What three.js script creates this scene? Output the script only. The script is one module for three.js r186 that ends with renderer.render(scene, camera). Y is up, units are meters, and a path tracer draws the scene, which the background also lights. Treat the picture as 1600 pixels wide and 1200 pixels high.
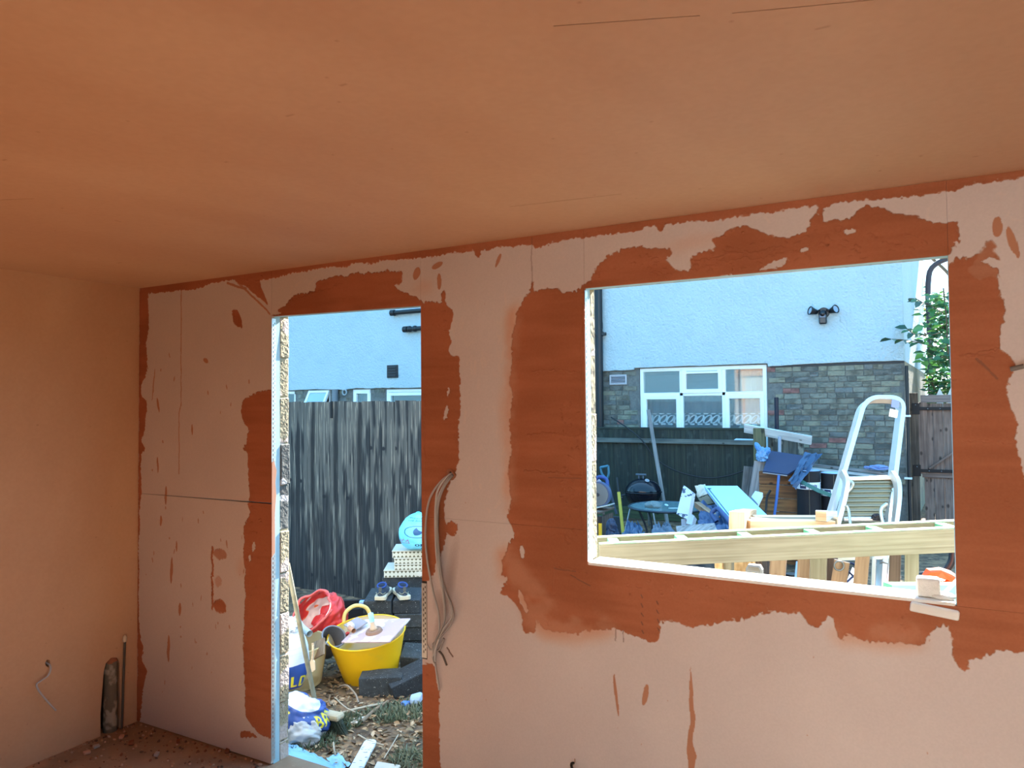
import * as THREE from 'three';
import { mergeGeometries } from 'three/addons/utils/BufferGeometryUtils.js';
import { RoundedBoxGeometry } from 'three/addons/geometries/RoundedBoxGeometry.js';

// ---------------------------------------------------------------- camera, sky, sun, exposure
const scene = new THREE.Scene();
const camera = new THREE.PerspectiveCamera(55.315, 1600 / 1200, 0.05, 200);
camera.position.set(3.817, 1.734, 2.573);
camera.rotation.order = 'YXZ';
camera.rotation.set(0.0285, 0.5063, -0.008);
const renderer = new THREE.WebGLRenderer({ antialias: true });
renderer.toneMapping = THREE.LinearToneMapping;
renderer.toneMappingExposure = 2.25;
renderer.shadowMap.enabled = true;

const SUN = new THREE.Vector3(Math.sin(0.08) * Math.cos(0.576), Math.sin(0.576), -Math.cos(0.08) * Math.cos(0.576));
{ // clear blue sky: deeper overhead, paler at the horizon, an aureole round the sun; dull ground below
  const w = 256, h = 128, d = new Float32Array(w * h * 4);
  for (let j = 0; j < h; j++) for (let i = 0; i < w; i++) {
    const el = ((j + 0.5) / h - 0.5) * Math.PI, az = ((i + 0.5) / w - 0.5) * 2 * Math.PI;
    const x = Math.cos(az) * Math.cos(el), y = Math.sin(el), z = Math.sin(az) * Math.cos(el);
    const c = x * SUN.x + y * SUN.y + z * SUN.z, t = Math.pow(1 - Math.max(0, y), 3), g = 1 / Math.pow(1.12 - c, 1.1) * 0.12, ph = 0.75 + 0.35 * c * c;
    const up = y > 0 ? 1.22 : 0.4, o = (j * w + i) * 4;
    d[o] = up * (ph * (0.15 + 0.21 * t) + g * 0.95); d[o + 1] = up * (ph * (0.68 + 0.3 * t) + g * 0.92); d[o + 2] = up * (ph * (1.36 + 0.04 * t) + g * 0.8); d[o + 3] = 1;
    if (y <= 0) { d[o] *= 0.9; d[o + 1] *= 0.62; d[o + 2] *= 0.38; }
  }
  const sky = new THREE.DataTexture(d, w, h, THREE.RGBAFormat, THREE.FloatType);
  sky.mapping = THREE.EquirectangularReflectionMapping; sky.magFilter = THREE.LinearFilter; sky.needsUpdate = true;
  scene.background = sky;
}
const sun = new THREE.DirectionalLight(new THREE.Color(1, 0.94, 0.84), 19);
sun.name = 'sun';
sun.position.copy(SUN).multiplyScalar(40); sun.castShadow = true; sun.shadow.mapSize.set(4096, 4096);
Object.assign(sun.shadow.camera, { left: -14, right: 14, top: 16, bottom: -14, near: 1, far: 90 });
scene.add(sun, sun.target);

// ---------------------------------------------------------------- helpers
let seed = 7;
const rnd = () => { seed = (seed * 1664525 + 1013904223) >>> 0; return seed / 4294967296; };
const R = (a, b) => a + (b - a) * rnd();
const hash = (x, y) => { let h = Math.imul(x, 374761393) + Math.imul(y, 668265263) | 0; h = Math.imul(h ^ (h >>> 13), 1274126177); return ((h ^ (h >>> 16)) >>> 0) / 4294967296; };
const mod = (a, n) => ((a % n) + n) % n;
function vn(x, y, px = 1e6, py = px) {
  const ix = Math.floor(x), iy = Math.floor(y), fx = x - ix, fy = y - iy, s = fx * fx * (3 - 2 * fx), t = fy * fy * (3 - 2 * fy);
  const x0 = mod(ix, px), x1 = mod(ix + 1, px), y0 = mod(iy, py), y1 = mod(iy + 1, py);
  const a = hash(x0, y0), b = hash(x1, y0), c = hash(x0, y1), e = hash(x1, y1);
  return a + (b - a) * s + (c - a) * t + (a - b - c + e) * s * t;
}
function fbm(x, y, o = 4, px = 1e6, py = px) { let v = 0, a = 0.5, n = 0; for (let i = 0; i < o; i++) { v += a * vn(x + i * 17, y + i * 31, px, py); n += a; a *= 0.5; x *= 2; y *= 2; px *= 2; py *= 2; } return v / n; }
const sm = (a, b, x) => { const t = Math.min(1, Math.max(0, (x - a) / (b - a))); return t * t * (3 - 2 * t); };
const lerp = (a, b, t) => a + (b - a) * t;
function tex(w, h, fn, srgb = true) {
  const d = new Uint8Array(w * h * 4);
  for (let y = 0; y < h; y++) for (let x = 0; x < w; x++) { const c = fn(x / w, y / h, x, y), o = (y * w + x) * 4; if (typeof c === 'number') d[o] = d[o + 1] = d[o + 2] = Math.max(0, Math.min(255, c * 255)); else for (let k = 0; k < 3; k++) d[o + k] = Math.max(0, Math.min(255, c[k])); d[o + 3] = 255; }
  const t = new THREE.DataTexture(d, w, h, THREE.RGBAFormat, THREE.UnsignedByteType);
  t.wrapS = t.wrapT = THREE.RepeatWrapping; t.magFilter = THREE.LinearFilter; t.minFilter = THREE.LinearMipmapLinearFilter; t.generateMipmaps = true;
  if (srgb) t.colorSpace = THREE.SRGBColorSpace; t.needsUpdate = true; return t;
}
function canvasTex(w, h, draw) { const c = document.createElement('canvas'); c.width = w; c.height = h; draw(c.getContext('2d'), w, h); const t = new THREE.CanvasTexture(c); t.colorSpace = THREE.SRGBColorSpace; t.magFilter = THREE.LinearFilter; return t; }
const M = (color, roughness = 0.8, o = {}) => new THREE.MeshStandardMaterial({ color, roughness, ...o });
const P = (color, roughness = 0.8, o = {}) => new THREE.MeshPhysicalMaterial({ color, roughness, ...o });
const mix3 = (a, b, t) => [lerp(a[0], b[0], t), lerp(a[1], b[1], t), lerp(a[2], b[2], t)];

const used = new Map();
function numbered(n) { const k = used.get(n) || 0; used.set(n, k + 1); return k ? n + '_' + String(k).padStart(3, '0') : n; }
function tag(o, label, category, group, kind) { o.userData = {}; if (label) o.userData.label = label; if (category) o.userData.category = category; if (group) o.userData.group = group; if (kind) o.userData.kind = kind; return o; }
function thing(name, label, category, pos = [0, 0, 0], turn = 0, group) { const g = new THREE.Group(); g.name = numbered(name); g.position.set(...pos); g.rotation.y = turn; scene.add(g); return tag(g, label, category, group); }
function part(name, geo, mat, parent = scene, pos, rot) {
  const m = new THREE.Mesh(geo, mat); m.name = parent === scene ? numbered(name) : name; m.castShadow = m.receiveShadow = true;
  if (pos) m.position.set(...pos); if (rot) m.rotation.set(...rot); parent.add(m); return m;
}
const struct = (o) => { o.userData.kind = 'structure'; return o; };
const stuff = (o) => { o.userData.kind = 'stuff'; return o; };
const v3 = (a) => new THREE.Vector3(...a);
// uv in metres by the main direction of each face; the longest side of the piece runs along v
function metreUV(g, su = 1, sv = 1, ou = 0, ov = 0) {
  if (g.index) g = g.toNonIndexed();
  g.computeBoundingBox(); const s = g.boundingBox.getSize(new THREE.Vector3()).toArray(), L = s.indexOf(Math.max(...s)), p = g.attributes.position, uv = new Float32Array(p.count * 2);
  const a = new THREE.Vector3(), b = new THREE.Vector3(), c = new THREE.Vector3();
  for (let i = 0; i < p.count; i += 3) {
    a.fromBufferAttribute(p, i); b.fromBufferAttribute(p, i + 1).sub(a); c.fromBufferAttribute(p, i + 2).sub(a); b.cross(c);
    const n = [Math.abs(b.x), Math.abs(b.y), Math.abs(b.z)], N = n.indexOf(Math.max(...n)), ax = [0, 1, 2].filter((k) => k !== N);
    if (ax[0] === L) ax.reverse();
    for (let k = 0; k < 3; k++) { const q = [p.getX(i + k), p.getY(i + k), p.getZ(i + k)]; uv[(i + k) * 2] = q[ax[0]] * su + ou; uv[(i + k) * 2 + 1] = q[ax[1]] * sv + ov; }
  }
  g.setAttribute('uv', new THREE.BufferAttribute(uv, 2)); return g;
}
const box = (w, h, d, r = 0.003) => new RoundedBoxGeometry(w, h, d, 1, Math.min(r, w / 2.2, h / 2.2, d / 2.2));
const wbox = (w, h, d, r = 0.003) => metreUV(box(w, h, d, r), 4, 1, rnd(), rnd());   // for wood: texture is 0.25 m x 1 m
const shift = (g, x, y, z) => g.translate(x, y, z);
const merge = (l) => mergeGeometries(l.map((g) => { const q = g.index ? g.toNonIndexed() : g; for (const k of Object.keys(q.attributes)) if (!['position', 'normal', 'uv'].includes(k)) q.deleteAttribute(k); return q; }));
function shape(pts, holes = []) { const s = new THREE.Shape(pts.map((p) => new THREE.Vector2(...p))); for (const h of holes) s.holes.push(new THREE.Path(h.map((p) => new THREE.Vector2(...p)))); return s; }
const rect = (x0, x1, y0, y1) => [[x0, y0], [x1, y0], [x1, y1], [x0, y1]];
function extrude(s, depth, bevel = 0) { return new THREE.ExtrudeGeometry(s, { depth: depth - 2 * bevel, bevelEnabled: bevel > 0, bevelSize: bevel, bevelThickness: bevel, bevelSegments: 1, bevelOffset: -bevel, curveSegments: 12 }).translate(0, 0, bevel); }
function tube(pts, r, seg = 40, rad = 8, closed = false) { return new THREE.TubeGeometry(new THREE.CatmullRomCurve3(pts.map(v3), closed, 'centripetal'), seg, r, rad, closed); }
// a bar whose length (local z) runs from a to b
function between(o, a, b, up = [0, 1, 0]) {
  const A = v3(a), B = v3(b), z = B.clone().sub(A).normalize(), x = v3(up).cross(z).normalize(), y = z.clone().cross(x);
  o.position.copy(A.add(B).multiplyScalar(0.5)); o.quaternion.setFromRotationMatrix(new THREE.Matrix4().makeBasis(x, y, z)); return o;
}
const dist = (a, b) => v3(a).distanceTo(v3(b));
function barGeo(a, b, w, h, up = [0, 1, 0], r = 0.003, wood = true) { const o = new THREE.Object3D(); between(o, a, b, up); o.updateMatrix(); const g = wood ? wbox(w, h, dist(a, b), r) : box(w, h, dist(a, b), r); return g.applyMatrix4(o.matrix); }
function plank(name, label, cat, a, b, w, h, mat, up, group) { const m = part(name, wbox(w, h, dist(a, b)), mat); between(m, a, b, up); return tag(m, label, cat, group); }
// a section (points across and along a fixed normal) carried along a path that lies in a plane with that normal
function sweep(path, sec, normal) {
  const n = path.length, k = sec.length, pos = [], idx = [], N = v3(normal).normalize(), p = path.map(v3);
  for (let i = 0; i < n; i++) {
    const T = p[Math.min(n - 1, i + 1)].clone().sub(p[Math.max(0, i - 1)]).normalize(), S = T.clone().cross(N).normalize(), Q = S.clone().cross(T).normalize();
    for (const [a, b] of sec) pos.push(p[i].x + S.x * a + Q.x * b, p[i].y + S.y * a + Q.y * b, p[i].z + S.z * a + Q.z * b);
  }
  for (let i = 0; i < n - 1; i++) for (let j = 0; j < k; j++) { const a = i * k + j, b = i * k + (j + 1) % k, c = a + k, e = b + k; idx.push(a, c, b, b, c, e); }
  for (let j = 1; j < k - 1; j++) idx.push(0, j, j + 1, (n - 1) * k, (n - 1) * k + j + 1, (n - 1) * k + j);
  let g = new THREE.BufferGeometry(); g.setAttribute('position', new THREE.Float32BufferAttribute(pos, 3)); g.setIndex(idx); g = g.toNonIndexed(); g.computeVertexNormals();
  g.setAttribute('uv', new THREE.BufferAttribute(new Float32Array(g.attributes.position.count * 2), 2)); return g;
}
// a solid slab under a four-cornered top
function slab4(p, t) {
  const q = p.map(v3), n = q[1].clone().sub(q[0]).cross(q[3].clone().sub(q[0])).normalize(); if (n.y < 0) n.negate();
  const lo = q.map((a) => a.clone().addScaledVector(n, -t)), pos = [];
  const quad = (a, b, c, d) => { for (const v of [a, b, c, a, c, d]) pos.push(v.x, v.y, v.z); };
  quad(...q); quad(...lo.slice().reverse()); for (let i = 0; i < 4; i++) quad(q[i], lo[i], lo[(i + 1) % 4], q[(i + 1) % 4]);
  const g = new THREE.BufferGeometry(); g.setAttribute('position', new THREE.Float32BufferAttribute(pos, 3)); g.computeVertexNormals(); return metreUV(g, 4, 1, rnd(), rnd());
}
// crumpled sheet over four corners
function sheet(p, nx, ny, amp, sd, freq = 5, sag = 0) {
  const g = new THREE.PlaneGeometry(1, 1, nx, ny), q = p.map(v3), a = g.attributes.position, nrm = q[1].clone().sub(q[0]).cross(q[3].clone().sub(q[0])).normalize();
  for (let i = 0; i < a.count; i++) {
    const u = a.getX(i) + 0.5, v = a.getY(i) + 0.5, A = q[0].clone().lerp(q[1], u), B = q[3].clone().lerp(q[2], u), c = A.lerp(B, v);
    const d = u * 0.8 + v * 0.6, e = v * 0.8 - u * 0.6, f = 1 - Math.abs(2 * fbm(d * freq * 1.3 + sd, e * freq * 0.45 + sd * 3, 2) - 1) * 2.2, f2 = 1 - Math.abs(2 * fbm(e * freq * 1.7 + sd * 5, d * freq * 0.6, 2) - 1) * 2, h = amp * (0.75 * (f - 0.4) + 0.4 * (f2 - 0.4));
    c.addScaledVector(nrm, h); c.y -= sag * 4 * u * (1 - u); c.x += amp * 0.7 * (fbm(u * 6 + sd, v * 6 + 9, 2) - 0.5); c.z += amp * 0.7 * (fbm(u * 6 + sd + 40, v * 6 + 9, 2) - 0.5);
    a.setXYZ(i, c.x, c.y, c.z);
  }
  g.computeVertexNormals(); return g;
}
// creased lump (bags), open at the top when open > 0
function lump(rx, ry, rz, sd, amp = 0.12, open = 0, freq = 2.2) {
  const g = new THREE.SphereGeometry(1, 56, 40, 0, Math.PI * 2, open * Math.PI, (1 - open) * Math.PI), a = g.attributes.position;
  for (let i = 0; i < a.count; i++) {
    const x = a.getX(i), y = a.getY(i), z = a.getZ(i);
    const n = (f) => 0.5 * (fbm(x * f + sd + z * f * 0.7, y * f + sd * 2, 3) + fbm(z * f + sd * 3, y * f - x * f * 0.7 + sd, 3));
    const ridge = 1 - Math.abs(2 * n(freq) - 1) * 2.4, k = 1 + amp * (ridge - 0.5) + amp * 0.8 * (n(freq * 2.3) - 0.5);
    let Y = y * k; if (Y < -0.72) Y = -0.72 + (Y + 0.72) * 0.2;
    a.setXYZ(i, x * k * rx, Y * ry, z * k * rz);
  }
  g.computeVertexNormals(); return g;
}
function rough(g, amp, sd = 0, f = 9) { // knock a box about a little
  const p = g.attributes.position;
  for (let i = 0; i < p.count; i++) { const x = p.getX(i), y = p.getY(i), z = p.getZ(i); p.setXYZ(i, x + amp * (fbm(y * f + sd, z * f + x * 5, 3) - 0.5), y + amp * (fbm(x * f + sd + 9, z * f + y * 3, 3) - 0.5), z + amp * (fbm(x * f + sd + 5, y * f + z * 3, 3) - 0.5)); }
  g.computeVertexNormals(); return g;
}

// ---------------------------------------------------------------- surface textures
function woodTex(a, b, knots = 3, blotch = 0.3, sd = 0, dirt = 0) {
  const K = []; for (let i = 0; i < knots; i++) K.push([hash(i + sd, 3), hash(i + sd, 7), 0.008 + 0.01 * hash(i, sd)]);
  return tex(128, 512, (u, v) => {
    let w = 0.5 * fbm(u * 14 + sd, v * 4, 4, 14, 4) + 0.35 * vn(u * 40 + sd * 3, v * 3, 40, 3) + blotch * fbm(u * 3 + sd, v * 6 + 5, 3, 3, 6);
    let c = mix3(a, b, sm(0.3, 0.85, w)); for (const [x, y, r] of K) { const q = Math.hypot((u - x) * 0.25, (v - y) * 0.6) / r; if (q < 1.6) c = mix3(c, [b[0] * 0.5, b[1] * 0.45, b[2] * 0.4], sm(1.6, 0.4, q) * 0.8); }
    if (dirt) { const s = sm(0.62, 0.8, fbm(u * 5 + sd + 30, v * 9, 4, 5, 9)) * dirt; c = mix3(c, [170, 172, 160], s); }
    return c;
  });
}
const woodBump = tex(128, 512, (u, v) => 0.5 * fbm(u * 20, v * 3, 4, 20, 3) + 0.5 * vn(u * 50, v * 2, 50, 2), false);
const W = (a, b, o = {}) => M(0xffffff, o.r ?? 0.75, { map: woodTex(a, b, o.k ?? 3, o.b ?? 0.3, o.s ?? 1, o.d ?? 0), bumpMap: woodBump, bumpScale: o.h ?? 0.0015 });
const wood = {
  pine: W([140, 134, 112], [114, 106, 84], { s: 2, k: 0 }),
  fresh: W([222, 198, 166], [190, 156, 120], { s: 5, k: 1 }),
  old: W([158, 132, 104], [116, 92, 70], { s: 9, k: 2 }),
  grey: W([150, 148, 146], [104, 102, 102], { s: 12 }),
  pale: W([214, 214, 210], [176, 178, 178], { s: 14, k: 1 }),
  dark: W([104, 88, 76], [62, 50, 42], { s: 17 }),
  brown: W([148, 104, 62], [92, 62, 38], { s: 21, k: 4 }),
  gate: W([140, 116, 104], [98, 78, 70], { s: 23, k: 5 }),
  fence: [0, 1, 2].map((i) => W([[92, 98, 92], [82, 90, 86], [102, 104, 96]][i], [52, 58, 58], { s: 30 + i * 3, d: 0.55, k: 4, h: 0.003 })),
  mossy: [0, 1, 2].map((i) => W([[46, 54, 42], [40, 49, 43], [50, 54, 46]][i], [22, 30, 26], { s: 40 + i * 3, d: 0.12, k: 2, h: 0.003 })),
};
const green = M(0xffffff, 0.7, { map: tex(128, 128, (u, v) => mix3([92, 186, 140], [150, 206, 164], fbm(u * 6, v * 6, 4, 6))) });
const grit = tex(256, 256, (u, v) => 0.6 * fbm(u * 40, v * 40, 3, 40) + 0.4 * fbm(u * 8, v * 8, 3, 8), false);

// ---------------------------------------------------------------- the room
const H = 2.405, RW = 5.3, RD = 3.6, TW = 4.2, TH = 2.425;      // the painted sheet spans TW x TH metres of the far wall
const PATCH = {
  doorSide: '1.039,1.814 0.977,1.809 0.914,1.800 0.840,1.769 0.827,1.721 0.859,1.641 0.878,1.631 0.864,1.560 0.832,1.528 0.869,1.509 0.878,1.401 0.888,1.299 0.870,1.241 0.893,1.211 0.843,1.124 0.852,1.049 0.843,1.010 0.857,0.890 0.853,0.699 0.850,0.478 0.864,0.228 0.892,0.171 0.936,0.149 0.990,0.129 1.059,0.119 1.056,1.814',
  corner: '-0.039,2.418 0.092,2.392 0.082,2.329 0.083,2.222 0.067,2.080 0.079,2.008 0.069,1.919 0.030,1.867 0.031,1.795 0.071,1.752 0.066,1.671 0.055,1.600 0.033,1.546 0.062,1.511 0.023,1.457 0.031,1.262 0.009,1.154 0.021,1.084 0.010,1.013 0.014,0.625 0.033,0.452 0.067,0.422 0.045,0.349 0.091,0.287 0.058,0.177 0.037,0.069 0.021,-0.021 -0.024,-0.031',
  top: '-0.039,2.447 0.093,2.374 0.447,2.363 0.598,2.377 0.768,2.385 0.862,2.341 0.976,2.261 1.020,2.232 0.953,2.359 1.108,2.373 1.235,2.383 1.359,2.383 1.593,2.384 1.952,2.376 2.219,2.374 2.237,2.330 2.256,2.373 2.366,2.371 2.483,2.366 2.497,2.349 2.595,2.368 2.690,2.372 2.834,2.370 2.995,2.383 3.011,2.348 3.030,2.379 3.101,2.379 3.385,2.377 3.546,2.381 3.553,2.359 3.584,2.380 3.768,2.374 3.923,2.371 3.988,2.384 4.114,2.387 4.115,2.422',
  overDoor: '1.020,2.175 1.108,2.194 1.073,2.209 1.129,2.224 1.193,2.269 1.318,2.281 1.338,2.324 1.439,2.340 1.593,2.337 1.741,2.335 1.834,2.326 1.844,2.279 1.795,2.261 1.882,2.220 1.951,2.187 1.951,2.153',
  doorRight: '1.934,2.166 1.991,2.184 2.051,2.168 2.064,2.227 2.081,2.209 2.074,2.166 2.109,2.142 2.103,2.094 2.089,2.040 2.095,1.999 2.076,1.973 2.108,1.942 2.146,1.941 2.142,1.823 2.138,1.689 2.131,1.582 2.140,1.543 2.118,1.462 2.095,1.434 2.078,1.393 2.055,1.311 2.058,1.245 2.077,1.219 2.044,1.096 2.011,1.066 2.017,1.026 1.994,0.997 1.944,0.972 1.927,0.970',
  doorFoot: '1.925,0.633 1.982,0.642 2.015,0.621 2.021,0.558 2.031,0.533 2.027,0.439 2.029,0.320 2.035,0.202 1.923,0.176',
  window: '2.710,2.203 2.688,2.175 2.675,2.166 2.621,2.171 2.593,2.188 2.552,2.196 2.509,2.182 2.492,2.176 2.490,2.235 2.475,2.185 2.446,2.149 2.416,2.100 2.401,2.023 2.388,1.921 2.381,1.818 2.390,1.766 2.377,1.664 2.379,1.561 2.369,1.458 2.377,1.356 2.368,1.279 2.385,1.255 2.399,1.205 2.373,1.177 2.340,1.118 2.330,1.046 2.369,1.045 2.330,0.982 2.383,0.970 2.425,0.905 2.439,0.844 2.482,0.837 2.502,0.877 2.496,0.902 2.524,0.856 2.606,0.855 2.739,0.886 2.815,0.904 2.914,0.888 2.962,0.876 2.986,0.891 2.989,0.944 3.022,0.964 3.057,0.960 3.091,0.951 3.147,0.964 3.235,0.989 3.320,1.015 3.372,1.039 3.413,1.038 3.472,1.041 3.486,1.012 3.511,1.005 3.550,1.043 3.570,1.038 3.581,0.974 3.605,0.998 3.651,0.985 3.723,0.989 3.810,0.998 3.827,1.020 3.845,1.055 3.882,1.066 3.893,0.982 3.916,0.933 3.933,0.970 3.974,0.991 4.005,1.004 4.090,1.013 4.100,1.470 4.074,1.505 4.068,1.597 4.064,1.671 4.053,1.727 4.035,1.761 4.045,1.802 4.063,1.839 4.048,1.871 4.028,1.887 4.033,1.934 4.037,2.009 4.030,2.085 4.041,2.122 4.031,2.161 4.008,2.182 3.984,2.175 3.935,2.167 3.918,2.163 3.901,2.136',
  overWindow: '2.696,2.174 2.728,2.196 2.768,2.258 2.807,2.291 2.896,2.310 3.053,2.299 3.053,2.276 3.029,2.262 3.075,2.205 3.116,2.201 3.122,2.253 3.212,2.275 3.190,2.300 3.235,2.330 3.311,2.343 3.363,2.308 3.445,2.283 3.505,2.297 3.525,2.341 3.555,2.369 3.554,2.321 3.640,2.326 3.668,2.353 3.723,2.352 3.767,2.319 3.854,2.288 3.912,2.271 3.932,2.278 3.931,2.220 3.919,2.196 3.908,2.170 3.381,2.165',
  thinLeft: '2.428,2.150 2.393,2.127 2.363,2.077 2.368,1.922 2.348,1.715 2.358,1.561 2.342,1.406 2.362,1.304 2.386,1.306 2.410,2.023',
  thinLow: '2.319,1.173 2.318,1.039 2.383,1.038 2.383,0.988 2.417,0.929 2.445,0.870 2.523,0.819 2.659,0.832 2.789,0.863 2.828,0.899 2.765,0.949 2.607,0.953 2.470,1.060 2.384,1.153',
  thinRight: '3.551,1.001 3.569,0.960 3.614,0.971 3.687,0.970 3.809,0.981 3.827,1.011 3.810,1.037 3.706,1.032',
  blobA: '0.621,0.878 0.760,0.890 0.760,0.816 0.741,0.797 0.737,0.716 0.733,0.677 0.751,0.660 0.742,0.621 0.628,0.595',
  blobB: '0.754,2.228 0.792,2.236 0.820,2.201 0.830,2.126 0.792,2.138 0.764,2.179',
  blobC: '2.074,1.227 2.100,1.250 2.129,1.242 2.122,1.204 2.096,1.181 2.074,1.195',
  spindle: '3.098,0.814 3.106,0.727 3.111,0.617 3.105,0.550 3.113,0.508 3.103,0.439 3.085,0.435 3.084,0.523 3.095,0.614 3.092,0.702',
  flapFoot: '0.828,0.117 0.919,0.127 0.959,0.110 0.883,0.100 0.828,0.086',
  topR: '3.950,2.131 3.984,2.175 4.009,2.220 4.032,2.199 4.025,2.161 4.046,2.121 4.030,2.085 3.974,2.090',

};
function wallTextures() {
  const S = 480, w = Math.round(TW * S), h = Math.round(TH * S);
  const paint = (draw) => { const c = document.createElement('canvas'); c.width = w; c.height = h; const g = c.getContext('2d'); g.fillStyle = '#000'; g.fillRect(0, 0, w, h); draw(g); const d = g.getImageData(0, 0, w, h).data, f = new Float32Array(w * h); for (let i = 0; i < f.length; i++) f[i] = d[i * 4] / 255; return f; };
  const poly = (g, t, c = '#fff') => { g.fillStyle = c; g.beginPath(); t.split(' ').forEach((q, i) => { const [x, y] = q.split(',').map(Number); g[i ? 'lineTo' : 'moveTo'](x * S, (TH - y) * S); }); g.fill(); };
  const oval = (g, x, y, a, b, r = 0, c = '#fff') => { g.fillStyle = c; g.beginPath(); g.ellipse(x * S, (TH - y) * S, a * S, b * S, r, 0, 7); g.fill(); };
  const line = (g, pts, lw, c) => { g.strokeStyle = c; g.lineWidth = lw; g.lineCap = 'round'; g.beginPath(); pts.forEach(([x, y], i) => g[i ? 'lineTo' : 'moveTo'](x * S, (TH - y) * S)); g.stroke(); };
  const thick = paint((g) => {
    for (const k of ['doorSide', 'corner', 'top', 'overDoor', 'doorRight', 'doorFoot', 'window', 'overWindow', 'blobB', 'blobC', 'flapFoot']) poly(g, PATCH[k]);
    line(g, [[0.618, 1.01], [0.612, 0.7]], 6, '#fff'); oval(g, 0.675, 0.985, 0.05, 0.035, 0, '#8a8a8a'); oval(g, 0.67, 0.72, 0.05, 0.035, 0.2, '#aaa'); oval(g, 0.66, 0.84, 0.03, 0.03, 0, '#777');
    poly(g, PATCH.topR, '#999');
  });
  const drip = paint((g) => { poly(g, PATCH.spindle); for (const [x, y, a, b, r] of [[0.17, 1.42, 0.008, 0.045, 0], [0.24, 1.26, 0.009, 0.05, 0], [0.2, 1.12, 0.008, 0.03, 0], [0.29, 0.86, 0.011, 0.07, 0.03], [0.36, 0.66, 0.01, 0.035, 0.1], [0.27, 0.44, 0.011, 0.07, 0], [0.33, 0.99, 0.006, 0.03, 0], [0.56, 1.98, 0.02, 0.012, 0.4], [0.17, 1.75, 0.009, 0.04, -0.2], [0.13, 1.86, 0.005, 0.09, 0.14], [0.45, 1.62, 0.006, 0.03, 0],
      [1.92, 2.31, 0.02, 0.03, 0.3], [2.03, 2.33, 0.03, 0.013, -0.3], [2.04, 2.26, 0.013, 0.035, 0], [2.33, 2.32, 0.008, 0.03, 0.5], [2.93, 0.68, 0.01, 0.04, 0.25], [2.82, 0.66, 0.006, 0.075, -0.1], [4.03, 2.25, 0.014, 0.03, 0], [4.07, 2.2, 0.01, 0.05, -0.2], [3.82, 2.27, 0.009, 0.03, 0]]) oval(g, x, y, a, b, r);
    for (let i = 0; i < 46; i++) oval(g, R(0.05, 0.95), R(0.15, 2.2), R(0.002, 0.006), R(0.003, 0.016), R(-0.3, 0.3), '#bbb');
    for (let i = 0; i < 40; i++) oval(g, R(2.0, 4.1), R(0.1, 2.3), R(0.001, 0.003), R(0.001, 0.005), R(-0.3, 0.3), '#999');
    line(g, [[0.36, 2.38], [0.362, 1.75], [0.345, 1.7], [0.35, 1.38]], 3, '#ddd'); line(g, [[0.8, 2.37], [0.93, 2.27], [1.03, 2.19]], 5, '#fff'); line(g, [[0.72, 2.37], [0.86, 2.33]], 6, '#fff'); });
  const gaps = paint((g) => {
    // scrapes where the board shows through, and gaps in the coat
    for (const [x, y, a, b, r] of [[2.08, 1.79, 0.007, 0.02, 0], [2.07, 1.7, 0.009, 0.03, 0.1], [0.92, 1.04, 0.012, 0.03, 0.2], [2.43, 1.15, 0.012, 0.022, 0], [0.89, 0.98, 0.008, 0.02, 0], [2.43, 0.96, 0.012, 0.05, -0.35], [2.5, 0.83, 0.006, 0.06, -0.1], [3.64, 2.28, 0.02, 0.008, 0], [3.4, 2.2, 0.05, 0.012, -0.2], [3.24, 2.17, 0.02, 0.005, 0], [3.5, 2.235, 0.018, 0.01, 0], [4.05, 2.1, 0.02, 0.05, 0.1], [4.02, 2.14, 0.03, 0.012, 0.4]]) oval(g, x, y, a, b, r);
  });
  const thinRaw = paint((g) => { for (const k of ['thinLeft', 'thinLow', 'thinRight']) poly(g, PATCH[k]); oval(g, 0.83, 0.93, 0.03, 0.05, 0, '#777'); oval(g, 1.95, 2.24, 0.05, 0.03, 0.2, '#666'); oval(g, 3.1, 2.3, 0.14, 0.02, -0.1, '#777'); });
  const pale = paint((g) => { for (let i = 0; i < 60; i++) { const x = R(2.12, 2.42), y = R(1.3, 2.15); line(g, [[x, y], [x + R(-0.02, 0.02), y + R(0.01, 0.06)]], R(2, 7), '#' + '444555666'.substr(3 * Math.floor(R(0, 3)), 3)); } for (let i = 0; i < 26; i++) { const x = R(0.1, 0.8), y = R(1.3, 2.2); line(g, [[x, y], [x + R(-0.01, 0.01), y + R(0.01, 0.04)]], R(2, 5), '#444'); } for (let i = 0; i < 26; i++) { const x = R(1.06, 4.1), y = R(2.25, 2.38); line(g, [[x, y], [x + R(-0.03, 0.03), y + R(0, 0.03)]], R(2, 6), '#555'); } });
  const grime = paint((g) => { for (const [x, y, a, b, r] of [[2.09, 1.02, 0.02, 0.12, 0.2], [2.04, 0.9, 0.03, 0.04, 0], [2.03, 0.82, 0.015, 0.06, 0.3]]) for (let k = 6; k > 0; k--) { g.globalAlpha = 0.16; oval(g, x, y, a * k / 4, b * k / 4, r, '#888'); } g.globalAlpha = 1;
    line(g, [[2.484, 2.4], [2.484, 2.2]], 2, '#777'); line(g, [[2.07, 0.72], [2.1, 0.69]], 3, '#fff'); for (const [x, y] of [[2.82, 0.9], [2.85, 0.9]]) line(g, [[x, y], [x, y - 0.04]], 2, '#999'); for (let i = 0; i < 9; i++) line(g, [[2.92 + 0.06 * (i % 2), 1.04 - i * 0.016], [2.925 + 0.06 * (i % 2), 1.03 - i * 0.016]], 2, '#ccc');
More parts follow.
